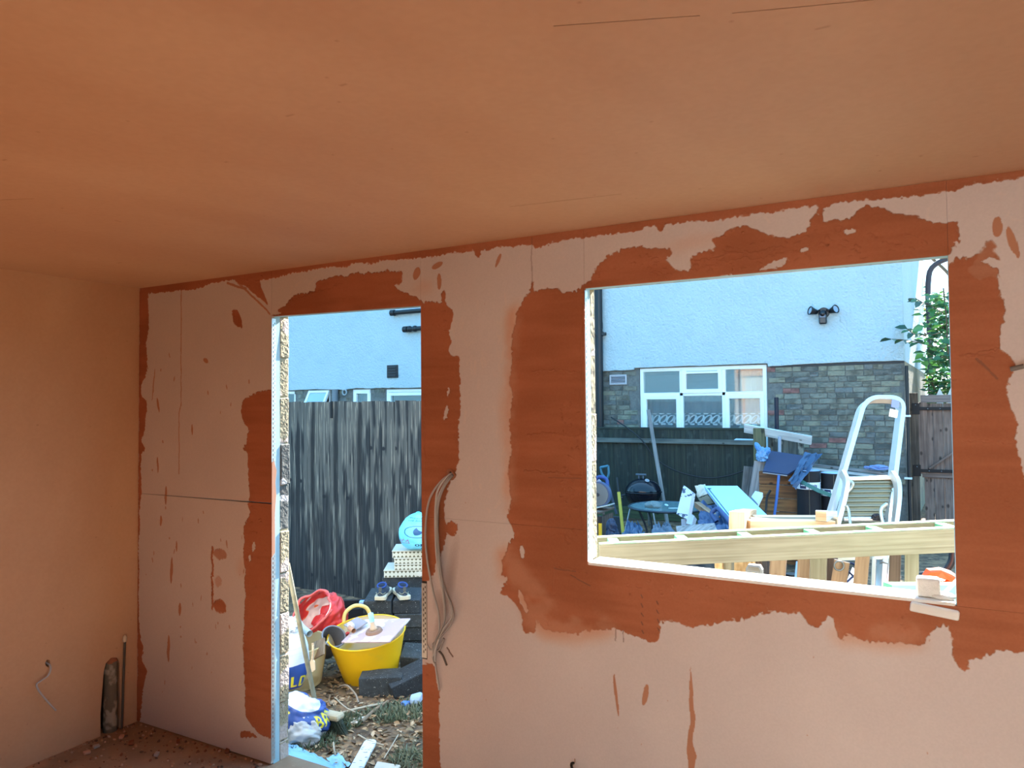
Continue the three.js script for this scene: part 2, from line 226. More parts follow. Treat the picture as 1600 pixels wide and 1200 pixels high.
    line(g, [[2.64, 1.08], [2.72, 1.05]], 2, '#aaa'); line(g, [[2.57, 1.1], [2.66, 1.095]], 2, '#888'); line(g, [[3.97, 1.86], [4.02, 1.8]], 3, '#888'); line(g, [[2.55, 1.45], [2.69, 1.452]], 2, '#666'); });
  const ridge = paint((g) => { for (const [p, q, w, c] of [[[2.46, 1.615], [2.7, 1.612], 3, '#bbb'], [[2.45, 1.468], [2.69, 1.462], 4, '#fff'], [[2.48, 1.86], [2.7, 1.862], 2, '#999'], [[3.93, 1.872], [4.06, 1.89], 4, '#fff'], [[3.94, 1.62], [4.07, 1.615], 2, '#999'], [[2.693, 1.14], [2.696, 2.14], 4, '#aaa'], [[2.58, 1.1], [2.71, 1.098], 3, '#ddd'], [[2.57, 1.1], [2.565, 1.0], 3, '#999'], [[3.0, 2.2], [3.5, 2.235], 2, '#aaa'], [[3.1, 2.235], [3.42, 2.25], 3, '#ccc'], [[1.1, 2.23], [1.5, 2.3], 2, '#888'], [[1.96, 1.8], [1.958, 1.3], 2, '#999']]) line(g, [p, [(p[0] + q[0]) / 2, (p[1] + q[1]) / 2 + 0.004], q], w, c); for (let i = 0; i < 60; i++) oval(g, R(2.6, 2.69), R(1.2, 1.75), R(0.002, 0.006), R(0.002, 0.008), R(0, 3), '#ccc'); for (let i = 0; i < 70; i++) oval(g, R(2.9, 3.85), R(2.19, 2.28), R(0.003, 0.014), R(0.002, 0.005), R(-0.4, 0.4), '#bbb'); for (let i = 0; i < 40; i++) oval(g, R(2.85, 3.8), R(1.04, 1.1), R(0.003, 0.01), R(0.002, 0.004), R(-0.3, 0.3), '#aaa'); });
  const blur = (f, r) => { let s = f; for (let pass = 0; pass < 2; pass++) { const t = new Float32Array(s.length), q = new Float32Array(s.length), n = 2 * r + 1; for (let y = 0; y < h; y++) { let a = 0; for (let x = -r; x < w; x++) { if (x + r < w) a += s[y * w + x + r]; if (x - r - 1 >= 0) a -= s[y * w + x - r - 1]; if (x >= 0) t[y * w + x] = a / n; } } for (let x = 0; x < w; x++) { let a = 0; for (let y = -r; y < h; y++) { if (y + r < h) a += t[(y + r) * w + x]; if (y - r - 1 >= 0) a -= t[(y - r - 1) * w + x]; if (y >= 0) q[y * w + x] = a / n; } } s = q; } return s; };
  const thin = blur(thinRaw, 9), soft = blur(thick, 2);
  const d = new Uint8Array(w * h * 4), b = new Uint8Array(w * h * 4);
  const at = (f, x, y) => f[Math.min(h - 1, Math.max(0, Math.round(y))) * w + Math.min(w - 1, Math.max(0, Math.round(x)))];
  for (let y = 0; y < h; y++) for (let x = 0; x < w; x++) {
    const n1 = fbm(x / 26, y / 26, 3) - 0.5, n2 = fbm(x / 26 + 70, y / 26, 3) - 0.5, n3 = vn(x / 4, y / 4) - 0.5;
    const jx = x + n1 * 11 + n3 * 4, jy = y + n2 * 11 + n3 * 5;
    const dk = at(drip, x + n1 * 6, y + n2 * 6), k = sm(0.3, 0.7, at(soft, jx, jy)) * (1 - at(gaps, jx, jy)), t = Math.min(1, at(thin, x + n1 * 14, y + n2 * 14) * (0.75 + 0.7 * n2)), big = fbm(x / 160, y / 160, 3), fine = vn(x / 2.3, y / 2.3), streak = fbm(x / 120, y / 14, 3);
    let c = mix3([206, 192, 185], [194, 179, 173], big); const f = (fine - 0.5) * 5; c = [c[0] + f, c[1] + f, c[2] + f];
    c = mix3(c, [214, 192, 178], at(pale, x + n1 * 6, y + n3 * 6) * 0.8);
    const coat = mix3([170, 100, 66], [152, 86, 52], sm(0.3, 0.75, 0.6 * big + 0.4 * streak));
    c = mix3(c, [196, 132, 96], Math.max(0, t) * 0.8); c = mix3(c, [coat[0] + f, coat[1] + f, coat[2] + f], k * (1 - 0.5 * Math.max(0, t) * sm(0.35, 0.65, fbm(x / 50 + 9, y / 50, 4))));
    c = mix3(c, [172, 112, 80], dk * (1 - k) * 0.9);
    c = mix3(c, [92, 66, 54], at(grime, x + n1 * 3, y + n2 * 3) * 0.75);
    const o = ((h - 1 - y) * w + x) * 4; d[o] = c[0]; d[o + 1] = c[1]; d[o + 2] = c[2]; d[o + 3] = 255;
    const lump = sm(0.72, 0.8, fbm(x / 16, y / 10, 3)) * sm(0.55, 0.7, fbm(x / 150 + 40, y / 150, 2));
    const e = 255 * (0.3 + k * (0.32 + 0.12 * (streak - 0.5) + 0.1 * (big - 0.5) + 0.25 * lump + 0.3 * at(ridge, jx, jy)) + 0.12 * dk * (1 - k) + 0.02 * fine - 0.2 * at(grime, x, y)); b[o] = b[o + 1] = b[o + 2] = e; b[o + 3] = 255;
  }
  const T = (a, srgb) => { const q = new THREE.DataTexture(a, w, h, THREE.RGBAFormat, THREE.UnsignedByteType); q.magFilter = THREE.LinearFilter; q.wrapS = q.wrapT = THREE.ClampToEdgeWrapping; if (srgb) q.colorSpace = THREE.SRGBColorSpace; q.needsUpdate = true; return q; };
  return [T(d, true), T(b, false)];
}
const [wallMap, wallBump] = wallTextures();
const boardMat = M(0xffffff, 0.85, { map: wallMap, bumpMap: wallBump, bumpScale: 0.008 });
const wallUV = (g) => { const p = g.attributes.position, uv = new Float32Array(p.count * 2); for (let i = 0; i < p.count; i++) { uv[2 * i] = p.getX(i) / TW; uv[2 * i + 1] = p.getY(i) / TH; } g.setAttribute('uv', new THREE.BufferAttribute(uv, 2)); return g; };
// openings
const DO = [[1.04, -0.3], [1.942, -0.3], [1.942, 2.167], [1.04, 2.18]], WI = [[2.71, 1.13], [3.904, 1.122], [3.904, 2.178], [2.709, 2.178]];
const insul = M(0xffffff, 0.7, { map: tex(128, 128, (u, v) => mix3([178, 212, 222], [160, 198, 212], fbm(u * 8, v * 8, 4, 8))) });
const blockTex = tex(512, 512, (u, v) => { const a = fbm(u * 60, v * 60, 3, 60), hole = sm(0.72, 0.8, vn(u * 70, v * 70, 70)) * 0.7, paint = sm(0.5, 0.56, fbm(u * 5 + 3, v * 4, 4, 5, 4)); let c = mix3([186, 172, 140], [152, 142, 118], a); c = mix3(c, [84, 76, 66], hole); return mix3(c, [214, 194, 186], paint * 0.8); });
const blockMat = M(0xffffff, 0.95, { map: blockTex, bumpMap: grit, bumpScale: 0.006 });
const darkBlockWall = M(0xffffff, 0.95, { map: tex(256, 256, (u, v) => mix3([96, 98, 96], [206, 200, 196], sm(0.56, 0.6, fbm(u * 7, v * 7, 4, 7)))), bumpMap: grit, bumpScale: 0.005 });
const far = struct(part('wall_far', metreUV(extrude(shape(rect(-0.25, RW + 0.2, -0.3, H + 0.3), [[[1.036, -0.29], [1.946, -0.29], [1.946, 2.182], [1.036, 2.195]], [[2.704, 1.118], [3.91, 1.11], [3.91, 2.186], [2.704, 2.186]]]), 0.056).translate(0, 0, -0.1105), 1, 1), blockMat));
part('insulation_board', metreUV(extrude(shape([[0, 0], [1.04, 0], [1.04, 2.18], [1.942, 2.167], [1.942, 0], [RW, 0], [RW, H], [0, H]], [WI]), 0.038).translate(0, 0, -0.0535), 2, 2), insul, far);
part('outer_coat', metreUV(extrude(shape(rect(-0.25, RW + 0.2, -0.3, H + 0.3), [[[1.034, -0.29], [1.948, -0.29], [1.948, 2.184], [1.034, 2.197]], [[2.702, 1.116], [3.912, 1.108], [3.912, 2.188], [2.702, 2.188]]]), 0.005).translate(0, 0, -0.1155), 1, 1), M(0xb4b4b0, 0.95, { bumpMap: grit, bumpScale: 0.004 }), far);
{ // plasterboard sheets with their joints
  const g = 0.0006, s = 1.258, sheets = [
    rect(0.002, 1.04 - g, 0.006, s - g), [[0.002, s + g], [1.04 - g, s + g + 0.006], [1.04 - g, H], [0.002, H]],
    [[1.04 + g, 2.18], [1.942 - g, 2.167], [1.942 - g, H], [1.04 + g, H]],
    rect(1.942, 2.709 - g, s + g, H), [[1.942, 0.006], [RW, 0.006], [RW, 1.122 - g], [3.904, 1.122], [2.709, 1.13], [2.709, s - g], [1.942, s - g]],
    [[2.709 + g, 2.178], [3.904, 2.178], [3.904, H], [2.709 + g, H]], rect(3.904 + g, RW, 1.122 + g, H)];
  for (const q of sheets) part('plasterboard', wallUV(extrude(shape(q), 0.0145).translate(0, 0, -0.0145)), boardMat, far);
}
{ // concrete blocks seen in the cut sides of the two openings
  const side = (x, y0, y1, dark) => { for (let y = y0, i = 0; y < y1; i++) { const hh = Math.min(0.215 + R(-0.03, 0.03), y1 - y); const dk = dark && y > 1.02 && y < 1.44; part('concrete_block', metreUV(rough(new RoundedBoxGeometry(0.012, hh - 0.006, 0.058, 3, 0.005), 0.011, i * 3 + x, 14), 2.2, 2.2, rnd(), rnd()), dk ? darkBlockWall : blockMat, far, [x + R(-0.003, 0.003), y + hh / 2, -0.0845 + R(-0.002, 0.002)]); y += hh; } };
  side(1.035, -0.15, 2.18, true); side(2.698, 1.13, 2.178, false);
}
const beadMat = M(0xc4cacc, 0.4, { metalness: 0.7 });
function bead(len) { const holes = []; for (let y = 0.02; y < len - 0.02; y += 0.022) { holes.push([[0.007, y], [0.012, y], [0.012, y + 0.012], [0.007, y + 0.012]]); holes.push([[0.016, y + 0.011], [0.021, y + 0.011], [0.021, y + 0.02], [0.016, y + 0.02]]); } return extrude(shape(rect(0, 0.025, 0, len), holes), 0.0012); }
for (const [x, y0, len, ry, z] of [[1.941, 0.66, 0.315, 0, 0.0005], [1.0405, 0.02, 2.15, Math.PI / 2, 0], [2.7105, 1.14, 1.03, Math.PI / 2, 0]]) part('corner_bead', bead(len), beadMat, far, [x, y0, z], [0, ry, 0]);
part('bead_gap', extrude(shape(rect(1.943, 1.968, 0.655, 0.985)), 0.0006), M(0x2c2824, 0.9), far, [0, 0, 0.00005]);
{ // a smear of plaster on the door's side, over the bead
  const s = [[0, 0], [-0.02, 0.02], [-0.018, 0.2], [-0.028, 0.3], [-0.022, 0.36], [-0.03, 0.42], [-0.012, 0.47], [0, 0.46]];
  part('plaster_smear', extrude(shape(s), 0.002), M(0xc08a70, 0.9), far, [1.0415, 1.0, 0], [0, -Math.PI / 2, 0]).rotation.y = Math.PI / 2 * 1; far.children.at(-1).scale.x = -1;
}
// sill dressed with white plaster, and the loose edge at its near corner
const white = M(0xffffff, 0.85, { map: tex(128, 128, (u, v) => mix3([236, 234, 228], [220, 218, 210], fbm(u * 6, v * 6, 4, 6))), bumpMap: grit, bumpScale: 0.002 });
struct(part('window_sill', rough(metreUV(box(1.19, 0.012, 0.117, 0.004), 2, 2), 0.006, 3, 12), white, scene, [3.307, 1.129, -0.0575], [0, 0, -0.0067]));
part('plaster_edge', rough(metreUV(new RoundedBoxGeometry(0.13, 0.03, 0.014, 3, 0.006), 2, 2), 0.016, 8, 18), white, far, [3.845, 1.105, 0.004], [0, 0, -0.12]);

const skim = (a, b, sd) => ({ map: tex(1024, 1024, (u, v) => { const arc = fbm(u * 9 + 2.4 * Math.sin(v * 5 + sd), v * 22, 3), c = mix3(a, b, sm(0.2, 0.8, 0.6 * fbm(u * 5 + sd, v * 5, 4, 5) + 0.4 * arc)); const f = (vn(u * 500, v * 500, 500) - 0.5) * 4, s = vn(u * 300 + sd, v * 300, 300) > 0.985 ? 22 : 0; return [c[0] + f - s, c[1] + f - s, c[2] + f - s]; }), bumpMap: skimBump });
const skimBump = tex(512, 512, (u, v) => 0.6 * fbm(u * 7 + 1.5 * Math.sin(v * 6.283), v * 16, 4, 7, 16) + 0.4 * fbm(u * 30, v * 30, 2, 30), false);
const ceilMat = M(0xffffff, 0.62, { ...skim([196, 154, 122], [184, 138, 106], 4), bumpScale: 0.004 });
const sideMat = M(0xffffff, 0.72, { ...skim([212, 172, 136], [200, 156, 120], 11), bumpScale: 0.004 });
const plainMat = M(0xb98c6c, 0.85);
struct(part('ceiling', metreUV(shift(box(RW + 0.4, 0.28, RD + 0.32, 0.002), RW / 2, H + 0.14, RD / 2), 0.16, 0.16), ceilMat));
{ // fine ridges left in the skim over the board joints
  const c = scene.children.at(-1);
  for (const [x0, z0, x1, z1] of [[3.265, 1.415, 3.5, 1.32], [3.55, 1.3, 3.95, 1.16], [2.62, 0.42, 3.0, 0.37], [1.2, 1.35, 1.36, 1.28]]) part('trowel_ridge', barGeo([x0, H - 0.0002, z0], [x1, H - 0.0002, z1], 0.0014, 0.0008, [0, 1, 0], 0.0003, false), ceilMat, c);
}
// side wall with the chase cut for the pipe and a hole for the cable
{
  const g = extrude(shape([[-RD - 0.2, -0.3], [0.13, -0.3], [0.13, H + 0.3], [-RD - 0.2, H + 0.3]], [
    [[-0.2, -0.28], [-0.205, 0.12], [-0.19, 0.33], [-0.178, 0.375], [-0.15, 0.395], [-0.115, 0.385], [-0.1, 0.35], [-0.094, 0.02], [-0.094, -0.28]],
    [[-0.489, 0.474], [-0.479, 0.487], [-0.467, 0.48], [-0.464, 0.455], [-0.474, 0.445], [-0.486, 0.458]]]), 0.06).rotateY(-Math.PI / 2);
  // after the turn the shape's x runs along -z... flip so that it runs along +z
  g.computeBoundingBox(); const p = g.attributes.position; let zs = 0; for (let i = 0; i < p.count; i++) zs += p.getZ(i);
  if (zs < 0) { for (let i = 0; i < p.count; i++) p.setZ(i, -p.getZ(i)); const a = p.array; for (let i = 0; i < a.length; i += 9) for (let k = 0; k < 3; k++) { const t = a[i + 3 + k]; a[i + 3 + k] = a[i + 6 + k]; a[i + 6 + k] = t; } g.computeVertexNormals(); }
  g.computeBoundingBox(); g.translate(-g.boundingBox.max.x, 0, 0);
  const w = struct(part('wall_left', metreUV(g, 0.2, 0.2), sideMat));
  part('chase_back', box(0.06, H + 0.6, RD + 0.33, 0.002), M(0x4a3c32, 0.95), w, [-0.121, H / 2, RD / 2]);
}
struct(part('wall_right', box(0.15, H + 0.6, RD + 0.4, 0.002), plainMat, scene, [RW + 0.075, H / 2, RD / 2]));
struct(part('wall_rear', extrude(shape(rect(-0.15, RW + 0.15, -0.3, H + 0.3), [rect(3.6, 5.0, -0.29, 2.1)]), 0.15), plainMat, scene, [0, 0, RD]));
const floorMat = M(0xffffff, 0.95, { map: tex(1024, 1024, (u, v) => { const d = fbm(u * 22, v * 22, 4, 22), q = sm(0.58, 0.75, fbm(u * 9 + 4, v * 9, 4, 9)); let c = mix3([172, 142, 114], [140, 112, 88], d); c = mix3(c, [190, 144, 112], q * 0.7); const k = vn(u * 260, v * 260, 260); return k > 0.93 ? mix3(c, [196, 160, 130], 0.6) : c; }), bumpMap: grit, bumpScale: 0.01 });
struct(part('floor', metreUV(shift(box(RW + 0.2, 0.2, RD + 0.3, 0.004), RW / 2, -0.1, RD / 2 + 0.03), 0.4, 0.4), floorMat));
{ // crumbs of plaster and board along the foot of the walls
  const m = [M(0xc99a80, 0.9), M(0x8a5236, 0.9), M(0xb9a89c, 0.9)], sp = [[0.566, 0.01, -0.036], [0.432, 0.01, 0.06], [0.462, 0.01, 0.202], [0.116, 0.01, 0.162], [0.23, 0.01, 0.184], [0.104, 0.01, 0.291], [0.129, 0.01, 0.356], [0.74, 0.01, 0.008]];
  sp.forEach((q, i) => tag(part('plaster_crumb', rough(new RoundedBoxGeometry(i ? R(0.02, 0.045) : 0.05, 0.014, i ? R(0.015, 0.03) : 0.03, 2, 0.004), 0.012, i * 5, 30), m[i % 3], scene, [q[0], 0.008, q[2]], [0, R(0, 3), 0]),
    ['flat pink scrap of plasterboard on the floor, nearest the doorway side of the dark corner', 'brown plaster crumb on the floor, next past the pink scrap toward the pipe', 'pale crumb lying farthest from the walls in the dusty floor corner', 'pinkish crumb at the foot of the grey pipe', 'small brown crumb between the pipe and the loose pink scrap', 'pale crumb by the side wall, just before the pipe', 'pinkish crumb by the side wall, second before the pipe', 'brown crumb right under the board edge beside the doorway'][i], 'plaster crumb', 'crumbs on the floor'));
}
{ // dust and grit swept against the walls
  const n = 420, im = new THREE.InstancedMesh(rough(new THREE.IcosahedronGeometry(0.006, 1), 0.005, 3, 90), M(0xffffff, 0.95), n), m = new THREE.Matrix4(), q = new THREE.Quaternion(), c = new THREE.Color(), tn = ['#a8785a', '#8a5a40', '#c0a08a', '#6e5040', '#b08868'];
  for (let i = 0; i < n; i++) { const side = rnd() > 0.5, d = Math.pow(rnd(), 2.2) * 0.45, l = R(0.02, 1.0), x = side ? 0.015 + d : l, z = side ? l : 0.015 + d, s = R(0.3, 1.4); q.setFromEuler(new THREE.Euler(R(0, 3), R(0, 3), 0)); m.compose(new THREE.Vector3(x, 0.002 * s, z), q, new THREE.Vector3(s * R(0.7, 1.6), s * 0.7, s)); im.setMatrixAt(i, m); im.setColorAt(i, c.set(tn[i % 5])); }
  im.name = 'plaster_grit'; scene.add(im); tag(im, 'reddish plaster grit strewn along the foot of the dark corner walls', 'grit', null, 'stuff');
}
// pipe in its chase, thin pipe, loose cable
{
  const t = thing('waste_pipe', 'fat grey stub of pipe standing in a cut chase at the dark corner', 'pipe', [-0.022, 0, 0.138]);
  const pm = M(0xffffff, 0.8, { map: tex(128, 128, (u, v) => mix3([112, 104, 90], [166, 158, 142], sm(0.45, 0.65, fbm(u * 6, v * 8, 4, 6, 8)))), bumpMap: grit, bumpScale: 0.003 });
  part('pipe_body', new THREE.CylinderGeometry(0.034, 0.035, 0.37, 24), pm, t, [0, 0.185, 0]);
  part('plaster_cap', rough(new THREE.SphereGeometry(0.034, 16, 8, 0, 7, 0, 1.57), 0.014, 2, 40), M(0xa5684a, 0.95), t, [0, 0.365, 0]);
  const u = thing('thin_pipe', 'thin dark pipe with a white taped end beside the fat grey pipe', 'pipe', [0.014, 0, 0.083]);
  part('tube', tube([[0, 0.0, 0.012], [0, 0.2, 0.006], [0.004, 0.47, 0]], 0.0065, 30), M(0x55504a, 0.7), u); part('taped_end', rough(new THREE.CapsuleGeometry(0.011, 0.016, 4, 10), 0.008, 4, 60), M(0xd8cdb8, 0.9), u, [0.004, 0.478, 0]);
  tag(part('loose_cable', tube([[-0.03, 0.472, 0.477], [0.012, 0.45, 0.47], [0.018, 0.415, 0.482], [0.02, 0.398, 0.52], [0.03, 0.392, 0.545], [0.03, 0.37, 0.54], [0.034, 0.3, 0.5], [0.03, 0.232, 0.452]], 0.0042, 60), M(0xb9b9bd, 0.6)), 'pale cable end bending out of a small hole in the side wall', 'cable');
}
// bundle of grey cables hanging from the hole between door and window
{
  const t = thing('cable_bundle', 'bundle of grey cables hanging from a ragged hole beside the doorway', 'cables', [2.095, 1.442, 0]), cm = [M(0xb0aca8, 0.55), M(0x98948f, 0.55), M(0xbcb8b4, 0.55)];
  const runs = [
    [[0, 0, -0.03], [0.004, 0.002, 0.012], [-0.03, -0.05, 0.02], [-0.062, -0.12, 0.018], [-0.06, -0.3, 0.014], [-0.045, -0.42, 0.016], [0.0, -0.52, 0.02], [0.012, -0.58, 0.02], [-0.03, -0.64, 0.02], [-0.075, -0.75, 0.016], [-0.06, -0.9, 0.01]],
    [[0.003, -0.004, -0.03], [0.006, -0.002, 0.02], [-0.02, -0.05, 0.03], [-0.05, -0.13, 0.024], [-0.05, -0.33, 0.02], [-0.03, -0.45, 0.024], [0.02, -0.55, 0.026], [0.016, -0.6, 0.022], [-0.05, -0.68, 0.02], [-0.09, -0.72, 0.014], [-0.06, -0.735, 0.014], [-0.03, -0.68, 0.016]],
    [[-0.002, 0, -0.03], [0.002, 0.004, 0.016], [-0.05, -0.06, 0.024], [-0.072, -0.13, 0.012], [-0.066, -0.3, 0.02], [-0.06, -0.4, 0.012], [-0.035, -0.5, 0.014], [-0.03, -0.62, 0.014], [-0.06, -0.7, 0.02], [-0.09, -0.77, 0.014]],
    [[0.002, 0.004, -0.03], [-0.02, -0.01, 0.014], [-0.1, -0.1, 0.012], [-0.125, -0.25, 0.012], [-0.115, -0.38, 0.01], [-0.085, -0.5, 0.012], [-0.055, -0.58, 0.018], [-0.06, -0.68, 0.016], [-0.1, -0.74, 0.012], [-0.12, -0.72, 0.012]],
    [[0, -0.004, -0.03], [0.01, -0.01, 0.02], [-0.028, -0.07, 0.03], [-0.05, -0.16, 0.03], [-0.04, -0.36, 0.03], [-0.02, -0.5, 0.03], [-0.02, -0.6, 0.026], [-0.07, -0.7, 0.022], [-0.085, -0.78, 0.014], [-0.07, -0.79, 0.02]]];
  runs.forEach((r, i) => part('cable', tube(r, 0.0045, 70, 7), cm[i % 3], t));
  part('cable_end', tube([[-0.062, -0.735, 0.012], [-0.04, -0.75, 0.014], [-0.018, -0.79, 0.014]], 0.0042, 12), M(0x5a5048, 0.6), t);
  part('torn_hole', rough(new THREE.TorusGeometry(0.017, 0.006, 8, 20), 0.016, 6, 50), M(0x9b6548, 0.95), t, [0.002, 0.002, 0.002]);
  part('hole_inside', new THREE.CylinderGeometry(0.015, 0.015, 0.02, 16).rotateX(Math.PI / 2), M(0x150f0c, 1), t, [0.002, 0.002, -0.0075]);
}
{
  const w = M(0xc8c2ba, 0.5), k = M(0x6a625c, 0.6), a = thing('wall_cable', 'thick grey cable end sticking out beside the window, the lower of two', 'cable', [4.4, 1.87, 0]); part('sheath', tube([[0, 0.0, -0.01], [-0.06, 0.005, 0.05], [-0.15, 0.0, 0.075], [-0.25, -0.02, 0.07], [-0.32, -0.038, 0.06]], 0.0095, 30), w, a); part('cut_end', tube([[-0.32, -0.038, 0.06], [-0.352, -0.046, 0.054]], 0.007, 4), k, a);
  const b = thing('wall_cable', 'thinner grey cable end sticking out beside the window, the upper of two', 'cable', [4.42, 1.965, 0]); part('sheath', tube([[0, 0.0, -0.01], [-0.06, 0.008, 0.05], [-0.18, 0.0, 0.07], [-0.3, -0.02, 0.06]], 0.008, 30), w, b); part('cut_end', tube([[-0.3, -0.02, 0.06], [-0.33, -0.026, 0.055]], 0.006, 4), k, b);
}
{ const q = [2.646, 0.371, 0]; const t = thing('wire_stub', 'short black wire sticking out low on the bare board below the window', 'wire', [q[0], q[1], 0]); part('wire', tube([[0, 0, -0.01], [-0.004, 0.006, 0.014], [0.004, 0.002, 0.03], [0.022, -0.02, 0.034], [0.02, -0.04, 0.03]], 0.005, 24), M(0x1c1917, 0.6), t); part('copper_end', tube([[0, 0.004, 0.012], [0.012, 0.016, 0.02], [0.013, 0.032, 0.022]], 0.0015, 10, 5), M(0xa88a68, 0.4, { metalness: 0.7 }), t); }
{ const t = thing('polystyrene_block', 'square white block standing on the sunny end of the window sill', 'block', [3.831, 1.131, -0.05]); part('block', rough(new RoundedBoxGeometry(0.064, 0.058, 0.05, 3, 0.008), 0.006, 2, 20), white, t, [0, 0.03, 0]); part('plaster_blob', rough(new THREE.SphereGeometry(0.03, 16, 10).scale(1.3, 0.4, 1), 0.01, 4, 30), white, t, [0.035, 0.006, 0.005]); }
// the sunny yard and white garden walls that the doorways behind and beside the camera look on to
struct(part('terrace', shift(box(RW + 0.4, 0.1, 6, 0.01), RW / 2 - 0.1, -0.14, RD + 3.16), M(0xc9c2b6, 0.9)));
struct(part('wall_terrace', shift(box(9, 4.2, 0.2, 0.01), 2.5, 1.95, RD + 5.2), M(0xf1efea, 0.9)));

// ---------------------------------------------------------------- the neighbour's house
const ZF = -8.2;
const dash = tex(512, 512, (u, v) => 0.55 * fbm(u * 64, v * 64, 2, 64) + 0.45 * fbm(u * 26 + 5, v * 60, 3, 26, 60), false);
const renderMat = M(0xffffff, 0.92, { map: tex(512, 512, (u, v) => { const a = fbm(u * 7, v * 7, 4, 7), p = sm(0.74, 0.84, vn(u * 110, v * 150, 110, 150)); return mix3(mix3([176, 194, 200], [168, 186, 192], a), [182, 190, 198], p * 0.2); }), bumpMap: dash, bumpScale: 0.016 });
const upvc = M(0xeef2f2, 0.35), glass = P(0xf2f8f8, 0.03, { transmission: 0.92, ior: 1.5, specularIntensity: 1 }), blackPlastic = M(0x15171c, 0.45), lead = M(0x3a3d42, 0.7);
const mortar = M(0xffffff, 0.95, { map: tex(256, 256, (u, v) => mix3([122, 122, 116], [92, 92, 90], fbm(u * 30, v * 30, 4, 30))), bumpMap: grit, bumpScale: 0.006 });
{
  const house = thing('neighbour_house', 'white pebble-dashed house with a brown brick base behind the fences', 'house', [0, 0, ZF]);
  const X0 = -9.5, X1 = 3.665, E = 5.3, D = 4.85;
  const holes = [rect(0.075, 1.95, 1.05, 2.278), rect(-7.75, -7.15, 1.0, 2.05), rect(-6.8, -6.22, 1.1, 2.052), rect(-5.66, -5.21, 1.0, 2.055), rect(-4.85, -3.75, 0, 2.042)];
  const lowTop = [[X1, -0.2], [X1, 2.3], [0.0, 2.3], [-0.9, 2.28], [-0.95, 2.1], [X0, 2.1], [X0, -0.2]];
  const wall = part('brick_wall', metreUV(extrude(shape(lowTop, holes), 0.24).translate(0, 0, -0.252), 1.2, 1.2), mortar, house);
  // upper render: its lower edge steps and wavers
  const low = [[X1 + 0.002, 2.262], [3.2, 2.268], [2.7, 2.262], [2.2, 2.25], [1.98, 2.243], [1.965, 2.288], [1.2, 2.287], [0.5, 2.285], [0.01, 2.285], [0.0, 2.257], [-0.4, 2.25], [-0.9, 2.24], [-1.0, 2.085], [-3.9, 2.06], [-4.6, 2.062], [-4.9, 2.07], [-5.2, 2.06], [-5.55, 2.078], [-5.8, 2.045], [-6.1, 2.058], [-6.6, 2.075], [-7.1, 2.062], [-7.6, 2.07], [X0, 2.08]];
  const wob = []; for (let i = 0; i < low.length - 1; i++) for (let k = 0; k < 4; k++) { const t = k / 4; wob.push([lerp(low[i][0], low[i + 1][0], t), lerp(low[i][1], low[i + 1][1], t) + (k ? R(-0.006, 0.006) : 0)]); } wob.push(low.at(-1));
  part('render_wall', metreUV(extrude(shape([...wob, [X0, E], [X1 + 0.002, E]]), 0.29, 0.006).translate(0, 0, -0.252), 0.66, 0.66), renderMat, house);
  // return wall at the corner, a touch out of square
  const A = 0.056;
  const rs = part('side_render', metreUV(extrude(shape([[-0.02, 2.262], [D, 2.25], [D, E], [-0.02, E]]), 0.25, 0.006), 0.66, 0.66).rotateY(Math.PI / 2), renderMat, house, [X1 - 0.25, 0, -0.04], [0, -A, 0]);
  const bs = part('side_brick', metreUV(extrude(shape([[0.02, -0.2], [D, -0.2], [D, 2.28], [0.02, 2.28]]), 0.24), 1.2, 1.2).rotateY(Math.PI / 2), M(0xffffff, 0.95, { map: tex(256, 256, (u, v) => { const row = Math.floor(v * 12), x = u * 4 + (row % 2) * 0.5, fx = mod(x, 1), fy = mod(v * 12, 1), j = fx < 0.05 || fy < 0.14; return j ? [120, 116, 108] : mix3([150, 138, 108], [112, 100, 82], hash(Math.floor(x), row)); }), bumpMap: grit, bumpScale: 0.005 }), house, [X1 - 0.245, 0, -0.015], [0, -A, 0]);
  part('rear_wall', shift(box(13.4, E + 0.2, 0.25), (X0 + 3.9) / 2, E / 2, -D - 0.1), renderMat, house);
  part('end_wall', shift(box(0.25, E + 0.2, D), X0 + 0.125, E / 2, -D / 2 - 0.1), renderMat, house);
  const roofS = shape([[0.45, 0], [-D / 2, 1.1], [-D - 0.5, 0], [-D - 0.5, 0.12], [-D / 2, 1.24], [0.45, 0.13]]);
  part('roof', extrude(roofS, 13.7).rotateY(-Math.PI / 2).translate(4.1, E - 0.1, 0), M(0x6b4a3c, 0.9), house);
  part('floor_slab', shift(box(13, 0.2, D - 0.3), (X0 + X1) / 2, 2.45, -D / 2 - 0.1), M(0x8a8580, 0.9), house);
  part('room_floor', shift(box(13, 0.1, D - 0.3), (X0 + X1) / 2, -0.1, -D / 2 - 0.1), M(0x6b5d50, 0.9), house);
  part('drip_edge', barGeo([2.0, 2.252, -0.004], [X1, 2.264, -0.004], 0.012, 0.05, [0, 1, 0], 0.002, false), lead, house);
  // bricks one by one where the photograph shows them
  const brickTone = [[130, 130, 118], [118, 118, 108], [136, 134, 116], [104, 104, 98], [126, 122, 108], [114, 116, 112], [146, 102, 94]].map((c, i) => M(0xffffff, 0.92, { map: tex(64, 64, (u, v) => mix3(c, c.map((q) => q * 0.74), sm(0.3, 0.8, fbm(u * 7 + i * 9, v * 5 + i, 4)))), bumpMap: grit, bumpScale: 0.006 }));
  const variants = (len) => Array.from({ length: 5 }, (_, i) => metreUV(rough(new THREE.BoxGeometry(len, 0.063, 0.03, 4, 2, 1), 0.011, i * 7 + len * 40, 26), 2, 2, i * 0.3, i * 0.2));
  const st = variants(0.213), hd = variants(0.103);
